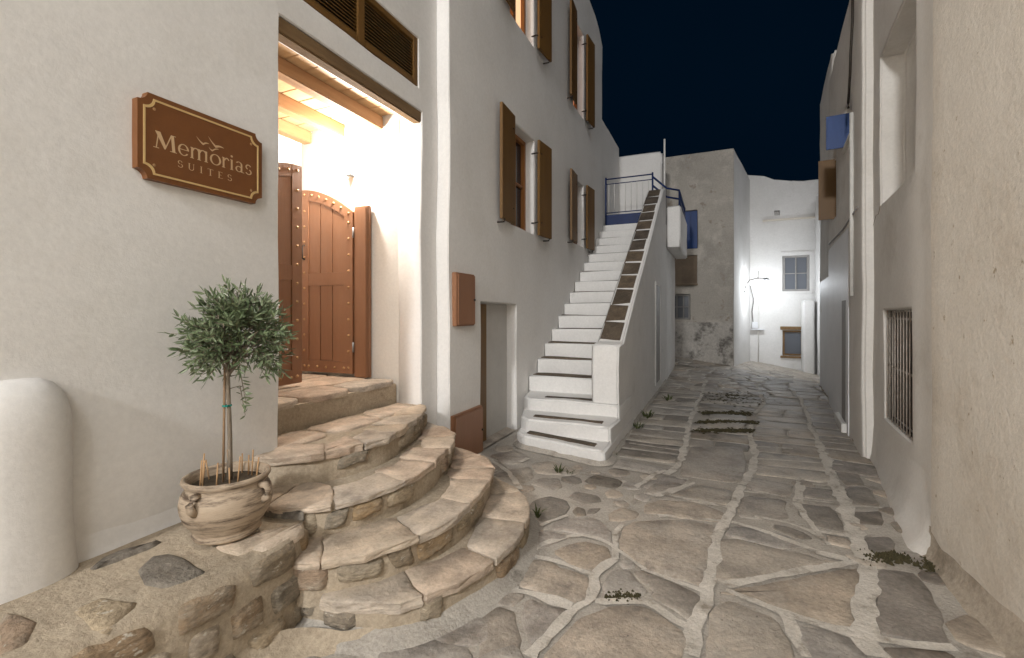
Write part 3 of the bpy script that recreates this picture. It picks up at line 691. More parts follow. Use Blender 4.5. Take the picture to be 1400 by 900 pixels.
# wall lamp in the porch
lamp = thing('wall_lamp', (-3.40, 3.6, 2.9), 'small grey wall lamp glowing above the open gate leaf', 'lamp')
lathe('lamp_shade', [(.0, .0), (.022, .004), (.034, .03), (.038, .075), (.034, .075), (.03, .03), (.0, .012)], (-3.40, 3.575, 2.925), 'metal', lamp, 16)
tube('bracket', [(-3.40, 3.655, 2.95), (-3.40, 3.60, 2.95)], .012, 'metal', lamp)

# ---------------------------------------------------------------- hotel sign
def sign():
    xs = X1 + .04; y0, y1, z0, z1 = 1.285, 1.945, 2.205, 2.625
    s = thing('hotel_sign', (X1, 1.615, z0), 'brown sign with gold border, three gulls and the words Memorias Suites', 'sign')
    def outline(i, r):
        P = []
        for (cy, cz, sy, sz) in ((y0, z0, 1, 1), (y1, z0, -1, 1), (y1, z1, -1, -1), (y0, z1, 1, -1)):
            cy, cz = cy + sy * i, cz + sz * i; q = []
            for k in range(7):
                t = k / 6 * math.pi / 2; q.append((cy + sy * r * math.cos(t), cz + sz * r * math.sin(t)))
            if sy * sz > 0: q = q[::-1]
            P += q
        return P
    def ext(name, P, x0, x1, m, bev=0):
        n = len(P); V = [(x0, a, b) for a, b in P] + [(x1, a, b) for a, b in P]
        Fs = [tuple(range(n, 2 * n)), tuple(range(n - 1, -1, -1))] + [(i, (i + 1) % n, n + (i + 1) % n, n + i) for i in range(n)]
        return mk(name, V, Fs, m, s)
    ext('board', outline(0, .043), X1 - .01, xs, 'sign_brown')
    A, B = outline(.024, .043), outline(.033, .043); n = len(A)
    V = [(xs + .0025, a, b) for a, b in A + B] + [(xs - .002, a, b) for a, b in A + B]
    Fs = [(i, (i + 1) % n, n + (i + 1) % n, n + i) for i in range(n)] + [(i + 2 * n, i, (i + 1) % n, (i + 1) % n + 2 * n) for i in range(n)] + [(n + i, 3 * n + i, 3 * n + (i + 1) % n, n + (i + 1) % n) for i in range(n)]
    Fs = [f if k >= n else (f[0], f[1], f[2], f[3]) for k, f in enumerate(Fs)]
    mk('border', V, Fs, 'gold', s)
    for a, b in ((y0 + .072, z0 + .072), (y1 - .072, z0 + .072), (y0 + .072, z1 - .072), (y1 - .072, z1 - .072)):
        V = [(xs + .006, a, b)] + [(xs + .001, a + .008 * math.cos(q * .785), b + .008 * math.sin(q * .785)) for q in range(8)]
        mk('screw', V, [(0, 1 + q, 1 + (q + 1) % 8) for q in range(8)], 'brass', s, True)
    # letters drawn as polygons, x-height 1
    def arc(cx, cy, rx, ry, wx, wy, a0, a1, n=18):
        P = []
        for k in range(n):
            t0, t1 = R(a0 + (a1 - a0) * k / n), R(a0 + (a1 - a0) * (k + 1) / n)
            P.append([(cx + rx * math.cos(t0), cy + ry * math.sin(t0)), (cx + rx * math.cos(t1), cy + ry * math.sin(t1)), (cx + (rx - wx) * math.cos(t1), cy + (ry - wy) * math.sin(t1)), (cx + (rx - wx) * math.cos(t0), cy + (ry - wy) * math.sin(t0))])
        return P
    def rc(a, b, c, d): return [(a, c), (b, c), (b, d), (a, d)]
    def stem(x, h=1.0, w_=.17): return [rc(x, x + w_, 0, h), rc(x - .07, x + w_ + .07, 0, .055), [(x - .08, h - .1), (x, h - .05), (x, h + .02), (x - .02, h + .02)]]
    G = {}
    G['M'] = (1.75, [rc(.0, .42, 0, .06), rc(1.22, 1.74, 0, .06), [(.17, .03), (.25, .03), (.42, 1.4), (.33, 1.4)], [(.12, 1.45), (.50, 1.45), (.93, .34), (.80, .06)], [(.80, .06), (.88, .06), (1.38, 1.45), (1.28, 1.45)], [(1.28, 1.45), (1.50, 1.45), (1.62, .03), (1.38, .03)], rc(1.28, 1.66, 1.40, 1.45)])
    G['e'] = (.92, arc(.46, .5, .44, .52, .16, .07, 0, 325, 26) + [rc(.16, .88, .49, .55)])
    G['m'] = (1.62, stem(.1) + stem(.68) + stem(1.27) + arc(.48, .62, .37, .40, .17, .09, 0, 165) + arc(1.065, .62, .375, .40, .17, .09, 0, 165))
    G['o'] = (1.02, arc(.51, .5, .50, .52, .17, .07, 0, 360, 30))
    G['r'] = (.70, stem(.1) + arc(.48, .66, .26, .36, .10, .12, 25, 170))
    G['i'] = (.45, stem(.12) + arc(.2, 1.32, .11, .11, .11, .11, 0, 360, 10))
    G['a'] = (.95, [rc(.58, .75, .05, .72), rc(.70, .92, 0, .06)] + arc(.40, .72, .35, .30, .16, .07, 0, 150) + arc(.38, .28, .33, .30, .15, .07, 40, 330, 20) + [rc(.58, .85, 0, .05)])
    G['s'] = (.74, arc(.36, .75, .30, .27, .13, .09, 20, 250) + arc(.36, .26, .32, .28, .13, .09, -160, 75) )
    G['S'] = (1.0, arc(.48, 1.06, .40, .39, .15, .09, 15, 262) + arc(.48, .38, .42, .40, .15, .09, -165, 82))
    G['U'] = (1.3, [rc(.16, .34, .45, 1.45), rc(.04, .46, 1.40, 1.45), rc(.96, 1.04, .45, 1.45), rc(.84, 1.16, 1.40, 1.45)] + arc(.60, .45, .44, .47, .15, .1, 180, 360))
    G['I'] = (.6, [rc(.2, .38, 0, 1.45), rc(.08, .50, 0, .06), rc(.08, .50, 1.39, 1.45)])
    G['T'] = (1.2, [rc(.51, .69, 0, 1.42), rc(.36, .84, 0, .06), rc(.08, 1.12, 1.37, 1.45), [(.08, 1.45), (.08, 1.15), (.14, 1.38)], [(1.12, 1.45), (1.12, 1.15), (1.06, 1.38)]])
    G['E'] = (1.1, [rc(.2, .38, 0, 1.45), rc(.08, .95, 0, .07), rc(.08, .92, 1.38, 1.45), rc(.38, .75, .70, .77), [(.95, 0), (1.0, .3), (.9, .06)], [(.92, 1.45), (.95, 1.18), (.86, 1.39)]])
    def put(word, ya, yb, zb, h, gap):
        tot = sum(G[c][0] for c in word) + gap * (len(word) - 1); k = (yb - ya) / tot; x = 0
        for c in word:
            V, Fs = [], []
            for n_, P in enumerate(G[c][1]):
                o = len(V); xx = xs + .002 + .00006 * n_
                if area(P) < 0: P = P[::-1]
                V += [(xx, ya + (x + a) * k, zb + b * h) for a, b in P]; Fs.append(tuple(range(o, o + len(P))))
            mk('letter', V, Fs, 'letter', s); x += G[c][0] + gap
    put('Memorias', 1.352, 1.878, 2.366, .058, .04)
    put('SUITES', 1.462, 1.755, 2.300, .0245, .75)
    def gull(tip, body, rt_, th):
        def wing(p, q, sag):
            n = 7; up, dn = [], []
            for i in range(n + 1):
                t = i / n; y = p[0] + (q[0] - p[0]) * t; z = p[1] + (q[1] - p[1]) * t + sag * math.sin(t * math.pi); h = th * (1 - t) ** .7 * .5 + .0003
                up.append((y, z + h)); dn.append((y, z - h))
            return up + dn[::-1]
        V, Fs = [], []
        for P in (wing(body, tip, -.004), wing(body, rt_, .005)):
            if area(P) < 0: P = P[::-1]
            o = len(V); V += [(xs + .0025, y, z) for y, z in P]; m_ = len(P) // 2
            bm_ = [o + i for i in range(len(P))]; Fs.append(tuple(bm_))
        bm = bmesh.new(); vv = [bm.verts.new(v) for v in V]
        for f in Fs: bm.faces.new([vv[i] for i in f])
        bmesh.ops.triangulate(bm, faces=bm.faces[:]); from_bm('gull', bm, 'letter', s)
    gull((1.556, 2.490), (1.592, 2.459), (1.624, 2.470), .011); gull((1.619, 2.511), (1.660, 2.468), (1.708, 2.473), .013); gull((1.621, 2.455), (1.642, 2.440), (1.678, 2.458), .009)
sign()

# ---------------------------------------------------------------- rounded stone steps and the bench
build_joints()
steps = thing('entrance_steps', (-2.0, 2.5, 0), 'four curved rubble stone steps with tan treads fanning out below the lit doorway', 'steps')
tiers = [
 ([(-2.57, 1.90), (-2.40, 1.93), (-2.30, 2.02), (-2.17, 2.24), (-2.11, 2.58), (-2.20, 2.98), (-2.33, 3.34), (-2.47, 3.58), (-2.60, 3.68)], .69, .52),
 ([(-2.57, 1.70), (-2.25, 1.73), (-2.00, 1.80), (-1.83, 2.0), (-1.755, 2.34), (-1.79, 2.72), (-1.92, 3.13), (-2.06, 3.40), (-2.25, 3.56), (-2.57, 3.66)], .52, .35),
 ([(-2.2, 1.60), (-1.86, 1.62), (-1.70, 1.72), (-1.53, 1.96), (-1.425, 2.32), (-1.445, 2.68), (-1.56, 3.12), (-1.72, 3.38), (-1.98, 3.52), (-2.4, 3.6)], .35, .18),
 ([(-2.1, 1.66), (-1.75, 1.66), (-1.50, 1.72), (-1.33, 1.84), (-1.17, 2.15), (-1.12, 2.47), (-1.165, 2.85), (-1.28, 3.12), (-1.48, 3.34), (-1.8, 3.48), (-2.3, 3.55)], .18, 0.0),
]
rt = random.Random(5)
curves = []
def side_body(name, crv, z0, z1, m, parent, back, rows=5, offs=-.012, amp=.014):
    n = int(crv.len / .05); V, Fs = [], []
    for j in range(rows + 1):
        z = z0 + (z1 - z0) * j / rows
        for i in range(n + 1):
            (x, y), nn = crv.at(crv.len * i / n, offs - (.015 if j == rows else 0)); q = Vector((x, y, z)); k = noise.noise(q * 7) * amp + noise.noise(q * 19) * amp * .5
            V.append((x + nn[0] * k, y + nn[1] * k, z + (noise.noise(q * 6) * .006 if 0 < j else 0)))
    w_ = n + 1
    for j in range(rows):
        for i in range(n): Fs.append((j * w_ + i, j * w_ + i + 1, (j + 1) * w_ + i + 1, (j + 1) * w_ + i))
    bm = bmesh.new(); bv = [bm.verts.new(v) for v in V]
    for f in Fs: bm.faces.new([bv[i] for i in f])
    top = bv[rows * w_:]; bk = [bm.verts.new((x, y, z1)) for x, y in back]
    f = bm.faces.new(top + bk); bmesh.ops.triangulate(bm, faces=[f])
    bmesh.ops.recalc_face_normals(bm, faces=bm.faces[:])
    return from_bm(name, bm, m, parent, True)
def riser_stone(name, crv, s0, s1, z0, z1, m, parent, bulge=.018, seed=0):
    nu, nz = max(6, int((s1 - s0) / .022)), 7; V, Fs = [], []
    sk = rt.uniform(-.35, .35); sq = rt.uniform(.06, .26); t0, t1 = rt.uniform(-.25, .25), rt.uniform(-.3, .3)
    for j in range(nz + 1):
        for i in range(nu + 1):
            a, b = -1 + 2 * i / nu, -1 + 2 * j / nz
            # squash the square towards an irregular rounded outline
            ra = a * math.sqrt(max(0, 1 - sq * b * b)); rb = b * math.sqrt(max(0, 1 - sq * a * a))
            s = (s0 + s1) / 2 + ra * (s1 - s0) / 2 * .98 + sk * rb * (z1 - z0) / 2; z = (z0 + z1) / 2 + rb * (1 + t0 * ra) * (z1 - z0) / 2 * .95 + t1 * ra * .03
            (x, y), nn = crv.at(s); q = Vector((x, y, z)); e = max(abs(a), abs(b)) ** 9
            jn = noise.noise(q * 14 + Vector((seed, 0, 0))) * .5 + noise.noise(q * 31) * .3 + (math.floor(z * 60 + noise.noise(q * 8) * 3) % 2) * .18
            d = bulge * (1 - e) * (1 + jn * .9) - .02 * e + .004
            z += noise.noise(q * 17) * .012
            V.append((x + nn[0] * d, y + nn[1] * d, z))
    w_ = nu + 1
    for j in range(nz):
        for i in range(nu): Fs.append((j * w_ + i, j * w_ + i + 1, (j + 1) * w_ + i + 1, (j + 1) * w_ + i))
    return mk(name, V, Fs, m, parent, True)
for ti, (pts, zt, zb) in enumerate(tiers):
    c = Curve(pts); curves.append(c)
    back = [(-2.9, pts[-1][1]), (-2.9, pts[0][1])] if ti == 0 else [(-2.62, pts[-1][1]), (-2.62, pts[0][1])]
    side_body('step_body', c, zb - .06, zt - .016, 'step_mortar', steps, back)
    # tread slabs, one row along the nosing, mortar strip behind
    s = (.03, .03, .16, .34)[ti]; depth = .40 if ti else .36
    while s < c.len - .12:
        l = rt.uniform(.26, .52)
        if c.len - s - l < .18: l = c.len - s - .02
        g = rt.uniform(.002, .010); P = []
        k = 5
        ov = rt.uniform(.0, .018)
        for i in range(k + 1): P.append(c.at(s + g + (l - 2 * g) * i / k, ov + rt.uniform(-.006, .006))[0])
        dd = depth * rt.uniform(.6, .86); sk = rt.uniform(-.05, .05)
        for i in range(3): 
            q = c.at(s + g + (l - 2 * g) * (1 - i / 2), 0); cc = (-2.6, 2.65)
            vx, vy = cc[0] - q[0][0], cc[1] - q[0][1]; L = math.hypot(vx, vy); mixn = (vx / L * .6 - q[1][0] * .4, vy / L * .6 - q[1][1] * .4); d_ = dd + sk * (i - 1) + rt.uniform(-.02, .02)
            P.append((q[0][0] + mixn[0] * d_, q[0][1] + mixn[1] * d_))
        if max(p[0] for p in P) > -2.55: slab('tread_stone', P, zt + rt.uniform(-.004, .004), rt.uniform(.03, .055), 'tread', steps, jit=.012, step=.045, er=.006, lump=.004, round_k=.06, ragged=.013, grow=.002)
        s += l
    # riser stones
    s = .05
    while s < c.len - .1:
        l = rt.uniform(.14, .38)
        if rt.random() < .92 and s + l < c.len:
            hi = zt - rt.uniform(.030, .05); lo = zb + rt.uniform(-.01, .045)
            if rt.random() < .25: hi = zt - .012
            if hi - lo > .035: riser_stone('riser_stone', c, s + .006, s + l - .006, lo, hi, 'rubble', steps, rt.uniform(.003, .012), rt.uniform(0, 90))
        s += l + rt.uniform(.0, .03)
# inner stones of the top landing
for P in ([(-2.50, 2.05), (-2.52, 2.5), (-2.83, 2.45), (-2.83, 2.12)], [(-2.50, 2.54), (-2.46, 3.0), (-2.83, 3.05), (-2.83, 2.5)], [(-2.50, 3.04), (-2.6, 3.6), (-2.83, 3.6), (-2.83, 3.1)]):
    slab('tread_stone', P, .688, .05, 'tread', steps, jit=.01, step=.08, lump=.008)
# mortar fillet where the lowest step meets the street
V, Fs = [], []
c = curves[3]; n = 60
for i in range(n + 1):
    for (o, z) in ((.11, -.004), (.07, .018), (.03, .028), (-.02, .06)):
        (x, y), nn = c.at(c.len * i / n, o); q = Vector((x, y, z)); k = noise.noise(q * 6) * .022
        V.append((x + nn[0] * k, y + nn[1] * k, z + noise.noise(q * 9) * .006 + gz(x, y)))
for i in range(n):
    for j in range(3): Fs.append((i * 4 + j, (i + 1) * 4 + j, (i + 1) * 4 + j + 1, i * 4 + j + 1))
mk('mortar_fillet', V, Fs, 'mortar', steps, None is None)
wc = Curve([(-1.93, .2), (-1.86, .9), (-1.83, 1.30), (-1.77, 1.52), (-1.60, 1.64), (-1.42, 1.76)]); V, Fs = [], []
for i in range(41):
    t = i / 40
    for (o, z) in ((.13, -.006), (.085, .012), (.045, .03), (.0, .065), (-.05, .12)):
        f = .45 + .55 * math.sin(min(1, t * 1.15) * math.pi) ** .8
        (x, y), nn = wc.at(wc.len * t, o * f); q = Vector((x, y, z)); k = noise.noise(q * 6) * .02
        V.append((x + nn[0] * k, y + nn[1] * k, z * (f if z > 0 else 1) + noise.noise(q * 11) * .006))
for i in range(40):
    for j in range(4): Fs.append((i * 5 + j, (i + 1) * 5 + j, (i + 1) * 5 + j + 1, i * 5 + j + 1))
mk('mortar_fillet', V, Fs, 'step_mortar', steps, True)
# bench: top at .46, uneven front face of rubble
bc = Curve([(-2.08, -1.6), (-2.06, -.4), (-2.02, .25), (-1.95, .70), (-1.86, 1.08), (-1.85, 1.35), (-1.87, 1.62), (-2.0, 1.80), (-2.2, 1.86)])
BT = .46
side_body('bench_body', bc, -.06, BT, 'step_mortar', steps, [(-2.66, 1.86), (-2.66, -1.6)], rows=8, offs=-.006, amp=.012)
def bench_stone(P, m, dz=.012): slab('bench_stone', P, BT + dz, .05, m, steps, jit=.012, step=.05, lump=.012, er=.02)
zb_ = lambda L: [gnd(x * .3, 660 + y * .3, BT) for x, y in L]
bench_stone(zb_([(600, 400), (680, 335), (790, 330), (900, 370), (960, 400), (850, 455), (740, 485), (650, 465)]), 'slate', .008)
bench_stone(zb_([(395, 400), (440, 350), (560, 305), (740, 265), (700, 300), (560, 350), (450, 400)]), 'slate', .014)
bench_stone(zb_([(320, 580), (440, 530), (560, 540), (640, 560), (520, 660), (440, 680), (350, 620)]), 'rubble', .01)
bench_stone(zb_([(0, 610), (120, 590), (190, 640), (120, 740), (-20, 790)]), 'rubble', .008)
bench_stone(zb_([(960, 300), (1060, 270), (1180, 215), (1330, 190), (1250, 260), (1110, 330), (1000, 320)]), 'tread', .008)
bench_stone(zb_([(1150, 300), (1230, 250), (1340, 200), (1390, 190), (1380, 220), (1200, 320)]), 'tread', .012)
slab('slate_chip', [gnd(361, 697, .50), gnd(418, 702, .50), gnd(412, 694, .50), gnd(366, 690, .50)], .505, .05, 'slate', steps, jit=.006, step=.04)
s = .9
row_z = [(.02, .15), (.16, .30), (.31, .445)]
for (lo, hi) in row_z:
    s = .8 + rt.uniform(0, .2)
    while s < bc.len - .25:
        l = rt.uniform(.13, .36)
        if rt.random() < .96: riser_stone('bench_stone', bc, s + .008, min(bc.len, s + l - .008), lo - .01 + rt.uniform(0, .02), hi + .01 - rt.uniform(0, .03), 'rubble', steps, rt.uniform(.004, .016), rt.uniform(0, 90))
        s += l + rt.uniform(0, .04)

# ---------------------------------------------------------------- potted olive tree
PC = Vector((-2.195, 1.50, BT + .012))
pot = thing('clay_pot', PC, 'round pale terracotta pot with dark smears standing on the stone bench', 'pot')
PS = .94
prof = [(.0, .0), (.135, .0), (.150, .008), (.158, .022), (.150, .035), (.152, .045), (.172, .075), (.195, .11), (.208, .15), (.212, .185), (.207, .22), (.196, .243), (.190, .25), (.186, .262), (.184, .275), (.196, .285), (.203, .298), (.200, .310), (.190, .314), (.178, .308), (.170, .29), (.168, .24)]
b = lathe('pot_body', [(r_ * PS, z_ * PS) for r_, z_ in prof], PC, 'terracotta', pot, 48)
lathe('soil', [(0, .252), (.08, .256), (.160, .248)], PC, 'soil', pot, 24)
for a in (-75, 15, 105, 195):
    a = R(a); d = Vector((math.cos(a), math.sin(a), 0))
    tube('lug_handle', [PC + d * .170 + Vector((0, 0, .246)), PC + d * .207 + Vector((0, 0, .248)), PC + d * .222 + Vector((0, 0, .222)), PC + d * .216 + Vector((0, 0, .195)), PC + d * .19 + Vector((0, 0, .172))], [.016, .017, .017, .018, .02], 'terracotta', pot, 10)
rl = random.Random(11)
tree = thing('olive_tree', PC + Vector((.01, 0, .26)), 'small clipped olive tree with round grey-green crown growing in the clay pot', 'tree')
TB = PC + Vector((.01, 0, .265))
def tp(z): return TB + Vector((.003 * math.sin(z * 9), .004 * math.sin(z * 6 + 1), z))
tube('trunk', [tp(z) for z in (0, .1, .2, .3, .4, .5, .56, .62)], [.014, .0115, .0105, .010, .0095, .0095, .012, .008], 'bark', tree, 8)
tube('support_stake', [TB + Vector((-.016, -.018, -.02)), TB + Vector((-.011, -.013, .55))], .0055, 'stake', tree, 6)
tube('tie', [tp(.36) + Vector((.016 * math.cos(a) - .004, .019 * math.sin(a) - .006, 0)) for a in [k * .7 for k in range(10)]], .0045, 'teal', tree, 5)
CC = TB + Vector((.025, .03, .712)); br, lv = [], []
def leafq(p, d, ln, wd):
    d = d.normalized(); s = d.cross(Vector((rl.gauss(0, 1), rl.gauss(0, 1), rl.gauss(0, 1)))).normalized(); u = s.cross(d) * wd * .35
    lv.append(([p, p + d * ln * .3 + s * wd * .9 - u, p + d * ln * .7 + s * wd * .75 - u, p + d * ln, p + d * ln * .7 - s * wd * .75 - u, p + d * ln * .3 - s * wd * .9 - u, p + d * ln * .5], [(0, 1, 6), (1, 2, 6), (2, 3, 6), (3, 4, 6), (4, 5, 6), (5, 0, 6)]))
def crown_r(d): return .222 + .045 * noise.noise(d * 2.3 + Vector((3, 1, 7))) + (.03 if d.z < .2 else -.0)
for k in range(16):
    a = k * 2.4 + rl.uniform(-.3, .3); e = rl.uniform(-.05, 1.2); d = Vector((math.cos(a) * math.cos(e), math.sin(a) * math.cos(e), math.sin(e)))
    st = tp(rl.uniform(.50, .60)); en = CC + Vector((d.x, d.y, d.z * .9 - .22)) * .17
    br.append(tube_data([st, st.lerp(en, .5) + Vector((0, 0, .012)), en], [.007, .005, .003], 5))
for k in range(330):
    zc = rl.uniform(-.8, 1); a = rl.uniform(0, 6.283); q = math.sqrt(1 - zc * zc); d = Vector((q * math.cos(a), q * math.sin(a), zc))
    rr = crown_r(d); f0 = rl.uniform(.25, .6); p0 = CC + Vector((d.x * rr * .94, d.y * rr * .94, d.z * rr * 1.06)) * f0
    dirn = (d + Vector((rl.gauss(0, .33), rl.gauss(0, .33), rl.gauss(.10, .3)))).normalized(); L = rr * rl.uniform(.32, .62)
    if (p0 + dirn * L).x < X1 + .06: dirn.x = abs(dirn.x) * .3; p0.x = max(p0.x, X1 + .09)
    br.append(tube_data([p0, p0 + dirn * L * .5 + Vector((0, 0, .006)), p0 + dirn * L], [.0026, .002, .001], 3))
    nl = int(L / .0115)
    for i in range(nl):
        p = p0 + dirn * L * (i + .6) / nl; s = dirn.orthogonal(); s.rotate(Matrix.Rotation(i * 1.57 + rl.uniform(-.5, .5), 3, dirn))
        leafq(p, dirn * rl.uniform(.5, 1.1) + s * rl.uniform(.5, 1.1) + Vector((0, 0, .1)), rl.uniform(.032, .056), rl.uniform(.0052, .0078))
    leafq(p0 + dirn * L, dirn, .05, .005)
for (z, dx, dy) in ((.50, .03, .045), (.44, .015, .05)):       # the loose sprig under the crown
    p0 = tp(z); dirn = Vector((dx * 10, dy * 10, -.45)).normalized(); mid = p0 + Vector((dx, dy, .01)); en = mid + Vector((.012, .02, -.15))
    br.append(tube_data([p0, mid, en], [.003, .0025, .0012], 4))
    for i in range(11):
        p = mid.lerp(en, i / 10); leafq(p, Vector((rl.gauss(.2, .6), rl.gauss(.3, .6), rl.uniform(-.6, .5))), rl.uniform(.03, .05), .0055)
V, Fs = merge(br); mk('branches', V, Fs, 'bark', tree, True)
V, Fs = merge(lv); mk('leaves', V, Fs, 'leaf', tree)['kind'] = 'stuff'
for k in range(12):
    a = k * .53 + rl.uniform(-.2, .2); r0 = rl.uniform(.09, .145); p = PC + Vector((r0 * math.cos(a), r0 * math.sin(a), .244)); h = rl.uniform(.09, .155)
    q = p + Vector((rl.gauss(0, .006), rl.gauss(0, .006), h))
    o = tube('bamboo_stick', [p, q], .0035, 'bamboo', None, 5); rebase(o)
    tag(o, 'thin bamboo stick poked upright into the soil of the clay pot', 'stick', 'bamboo sticks in the pot')

# ---------------------------------------------------------------- white house with shuttered windows
house = thing('white_house', (-4.5, 7.2, 0), 'two-storey white house with brown window shutters beside the outer staircase', 'house')
wins = [(5.42, 6.26, 2.70, 4.05, .44, 'lower'), (8.30, 8.98, 2.86, 4.08, .44, 'lower2'), (5.42, 6.26, 5.42, 7.0, .44, 'up'), (8.28, 9.0, 5.42, 7.1, .44, 'up2')]
hl = [(a, b, c_, d, .20) for a, b, c_, d, _, _ in wins] + [(4.60, 5.62, -.1, 1.67, .16)]
wall('wall', (X2, 0, 0), (0, 1, 0), (1, 0, 0), 3.93, 10.62, -.25, 8.08, hl, .6, 'plaster', house, bev=.035, topf=lambda u: 8.08 - .35 * smooth(9.9, 10.62, u) ** 2)
box('side_wall', -6.0, X2 - .603, 3.94, 10.60, -.2, 7.7, 'plaster', house)
xr0 = X2 - .20
for (a, b, c_, d, sw, kind) in wins:
    lit = 'lit' if kind.startswith('up') else 'pane'
    wn = box('window', xr0 + .004, xr0 + .012, a + .003, b - .003, c_ + .003, d - .003, lit if kind != 'up2' else 'lit_dim', house)
    fx0, fx1 = xr0 + .013, xr0 + .07; t = .065
    box('window_frame', fx0, fx1, a + .004, a + t, c_ + .004, d - .004, 'frame', wn, .005); box('window_frame', fx0, fx1, b - t, b - .004, c_ + .004, d - .004, 'frame', wn, .005)
    box('window_frame', fx0, fx1, a + t + .001, b - t - .001, d - t, d - .004, 'frame', wn, .005); box('window_frame', fx0, fx1, a + t + .001, b - t - .001, c_ + .004, c_ + t, 'frame', wn, .005)
    mdl = (a + b) / 2; box('mullion', fx0, fx1 + .004, mdl - .045, mdl + .045, c_ + t + .001, d - t - .001, 'frame', wn, .005)
    for (p, q) in ((a + t + .001, mdl - .046), (mdl + .046, b - t - .001)):
        box('glazing_bar', fx0, fx1 - .02, p, q, (c_ + d) / 2 - .015, (c_ + d) / 2 + .015, 'frame', wn)
    for sgn, hy in ((-1, a), (1, b)):
        piv = (X2 + .045, hy + sgn * .015, 0); y0, y1 = sorted((hy + sgn * .02, hy + sgn * (.02 + sw)))
        sh = box('shutter', X2 + .040, X2 + .078, y0, y1, c_ - .02, d + .02, 'shutter', house, .006, rot=sgn * R(-5 if sgn > 0 else -3), piv=piv)
        for z in (c_ + .16, d - .18):
            g0 = (X2 - .04, hy + sgn * .004, z)
            tube('hinge', [g0, (X2 + .03, hy - sgn * .01, z), (X2 + .055, hy + sgn * .02, z + .01), (X2 + .085, hy + sgn * .10, z + .01)], .011, 'iron', sh, 6)
        tube('shutter_dog', [(X2 - .01, hy + sgn * (sw - .05), c_ - .05), (X2 + .09, hy + sgn * (sw - .05), c_ - .05), (X2 + .10, hy + sgn * (sw - .05), c_ - .01)], .011, 'iron', sh, 5)
# low door recess
box('door', X2 - .125, X2 - .095, 4.612, 4.93, -.02, 1.655, 'shutter', house, .004)
box('door', X2 - .157, X2 - .135, 4.63, 5.60, -.02, 1.655, 'recess_shade', house, .004)  # panel added at the recess back, its grey imitates the shade in there
mk('door_sill', [(X2 - .155, 4.61, .03), (X2 + .03, 4.61, .02), (X2 + .03, 5.5, .02), (X2 - .155, 5.61, .03)], [(0, 1, 2, 3)], 'flag', house)
# meter cabinets
def cabinet(y0, y1, z0, z1, dp, label, topslope=0):
    o = thing('meter_cabinet', (X2, (y0 + y1) / 2, z0), label, 'cabinet', 'brown cabinets on the white house wall')
    box('cabinet_body', X2 - .01, X2 + dp - .012, y0, y1, z0, z1, 'brown', o, .006)
    box('cabinet_door', X2 + dp - .010, X2 + dp + .004, y0 + .014, y1 - .014, z0 + .014, z1 - .014, 'brown', o, .005)
    tube('latch', [(X2 + dp + .004, y1 - .04, (z0 + z1) / 2), (X2 + dp + .018, y1 - .04, (z0 + z1) / 2)], .012, 'iron', o)
    return o
cabinet(3.99, 4.37, 1.415, 1.96, .06, 'brown metal meter cabinet fixed high on the white wall beside the low door recess')
cabinet(3.95, 4.57, .0, .52, .05, 'low brown panel cabinet at the foot of the wall beside the low door recess')

# ---------------------------------------------------------------- outer staircase
stair = thing('outer_staircase', (-1.7, 6, 0), 'whitewashed outer staircase with stone-capped parapet climbing beside the house with brown shutters', 'staircase')
def zst(k): return .155 * k if k <= 3 else .465 + .2085 * (k - 3)
def yst(k): return 6.02 + (k - 4) * .327
lows = [[(-1.03, 4.63), (-1.5, 4.72), (-2.03, 4.87), (-2.17, 5.02), (-2.30, 5.5), (-2.42, 5.9), (-2.42, 6.4), (-1.03, 6.4)],
        [(-1.045, 4.98), (-1.6, 5.0), (-2.06, 5.05), (-2.2, 5.2), (-2.33, 5.6), (-2.42, 5.95), (-2.42, 6.4), (-1.045, 6.4)],
        [(-1.055, 5.49), (-1.7, 5.49), (-2.22, 5.47), (-2.34, 5.65), (-2.42, 6.0), (-2.42, 6.4), (-1.055, 6.4)]]
for k, P in enumerate(lows):
    prism('step', P, -.1, zst(k + 1), 'plaster_stairs', stair, .03, .016)
    yb = (4.98, 5.49, 5.99)[k]
    f0 = [(-1.17, (4.63, 4.98, 5.49)[k] + .11), (-2.02, (4.86, 5.05, 5.47)[k] + .10)]
    slab('tread_stone', [f0[0], f0[1], (f0[1][0], f0[1][1] + .10), (f0[0][0], f0[0][1] + .13)], zst(k + 1) + .009, .03, 'coping', stair, jit=.008, step=.08, round_k=.08)
for k in range(4, 18):
    y0 = yst(k); y1 = yst(k + 1)
    prism('step', [(-1.40, y0), (-2.425, y0), (-2.425, 10.65), (-1.40, 10.65)], zst(k - 1) - .02, zst(k), 'plaster_stairs', stair, .018, .006)
    slab('tread_stone', [(-1.45, y0 + .035), (-2.39, y0 + .035), (-2.39, y1 + .02), (-1.45, y1 + .02)], zst(k) + .007, .03, 'coping', stair, jit=.006, step=.12)
LZ = zst(18)
SL = (4.30 - 1.25) / (10.55 - 5.85)
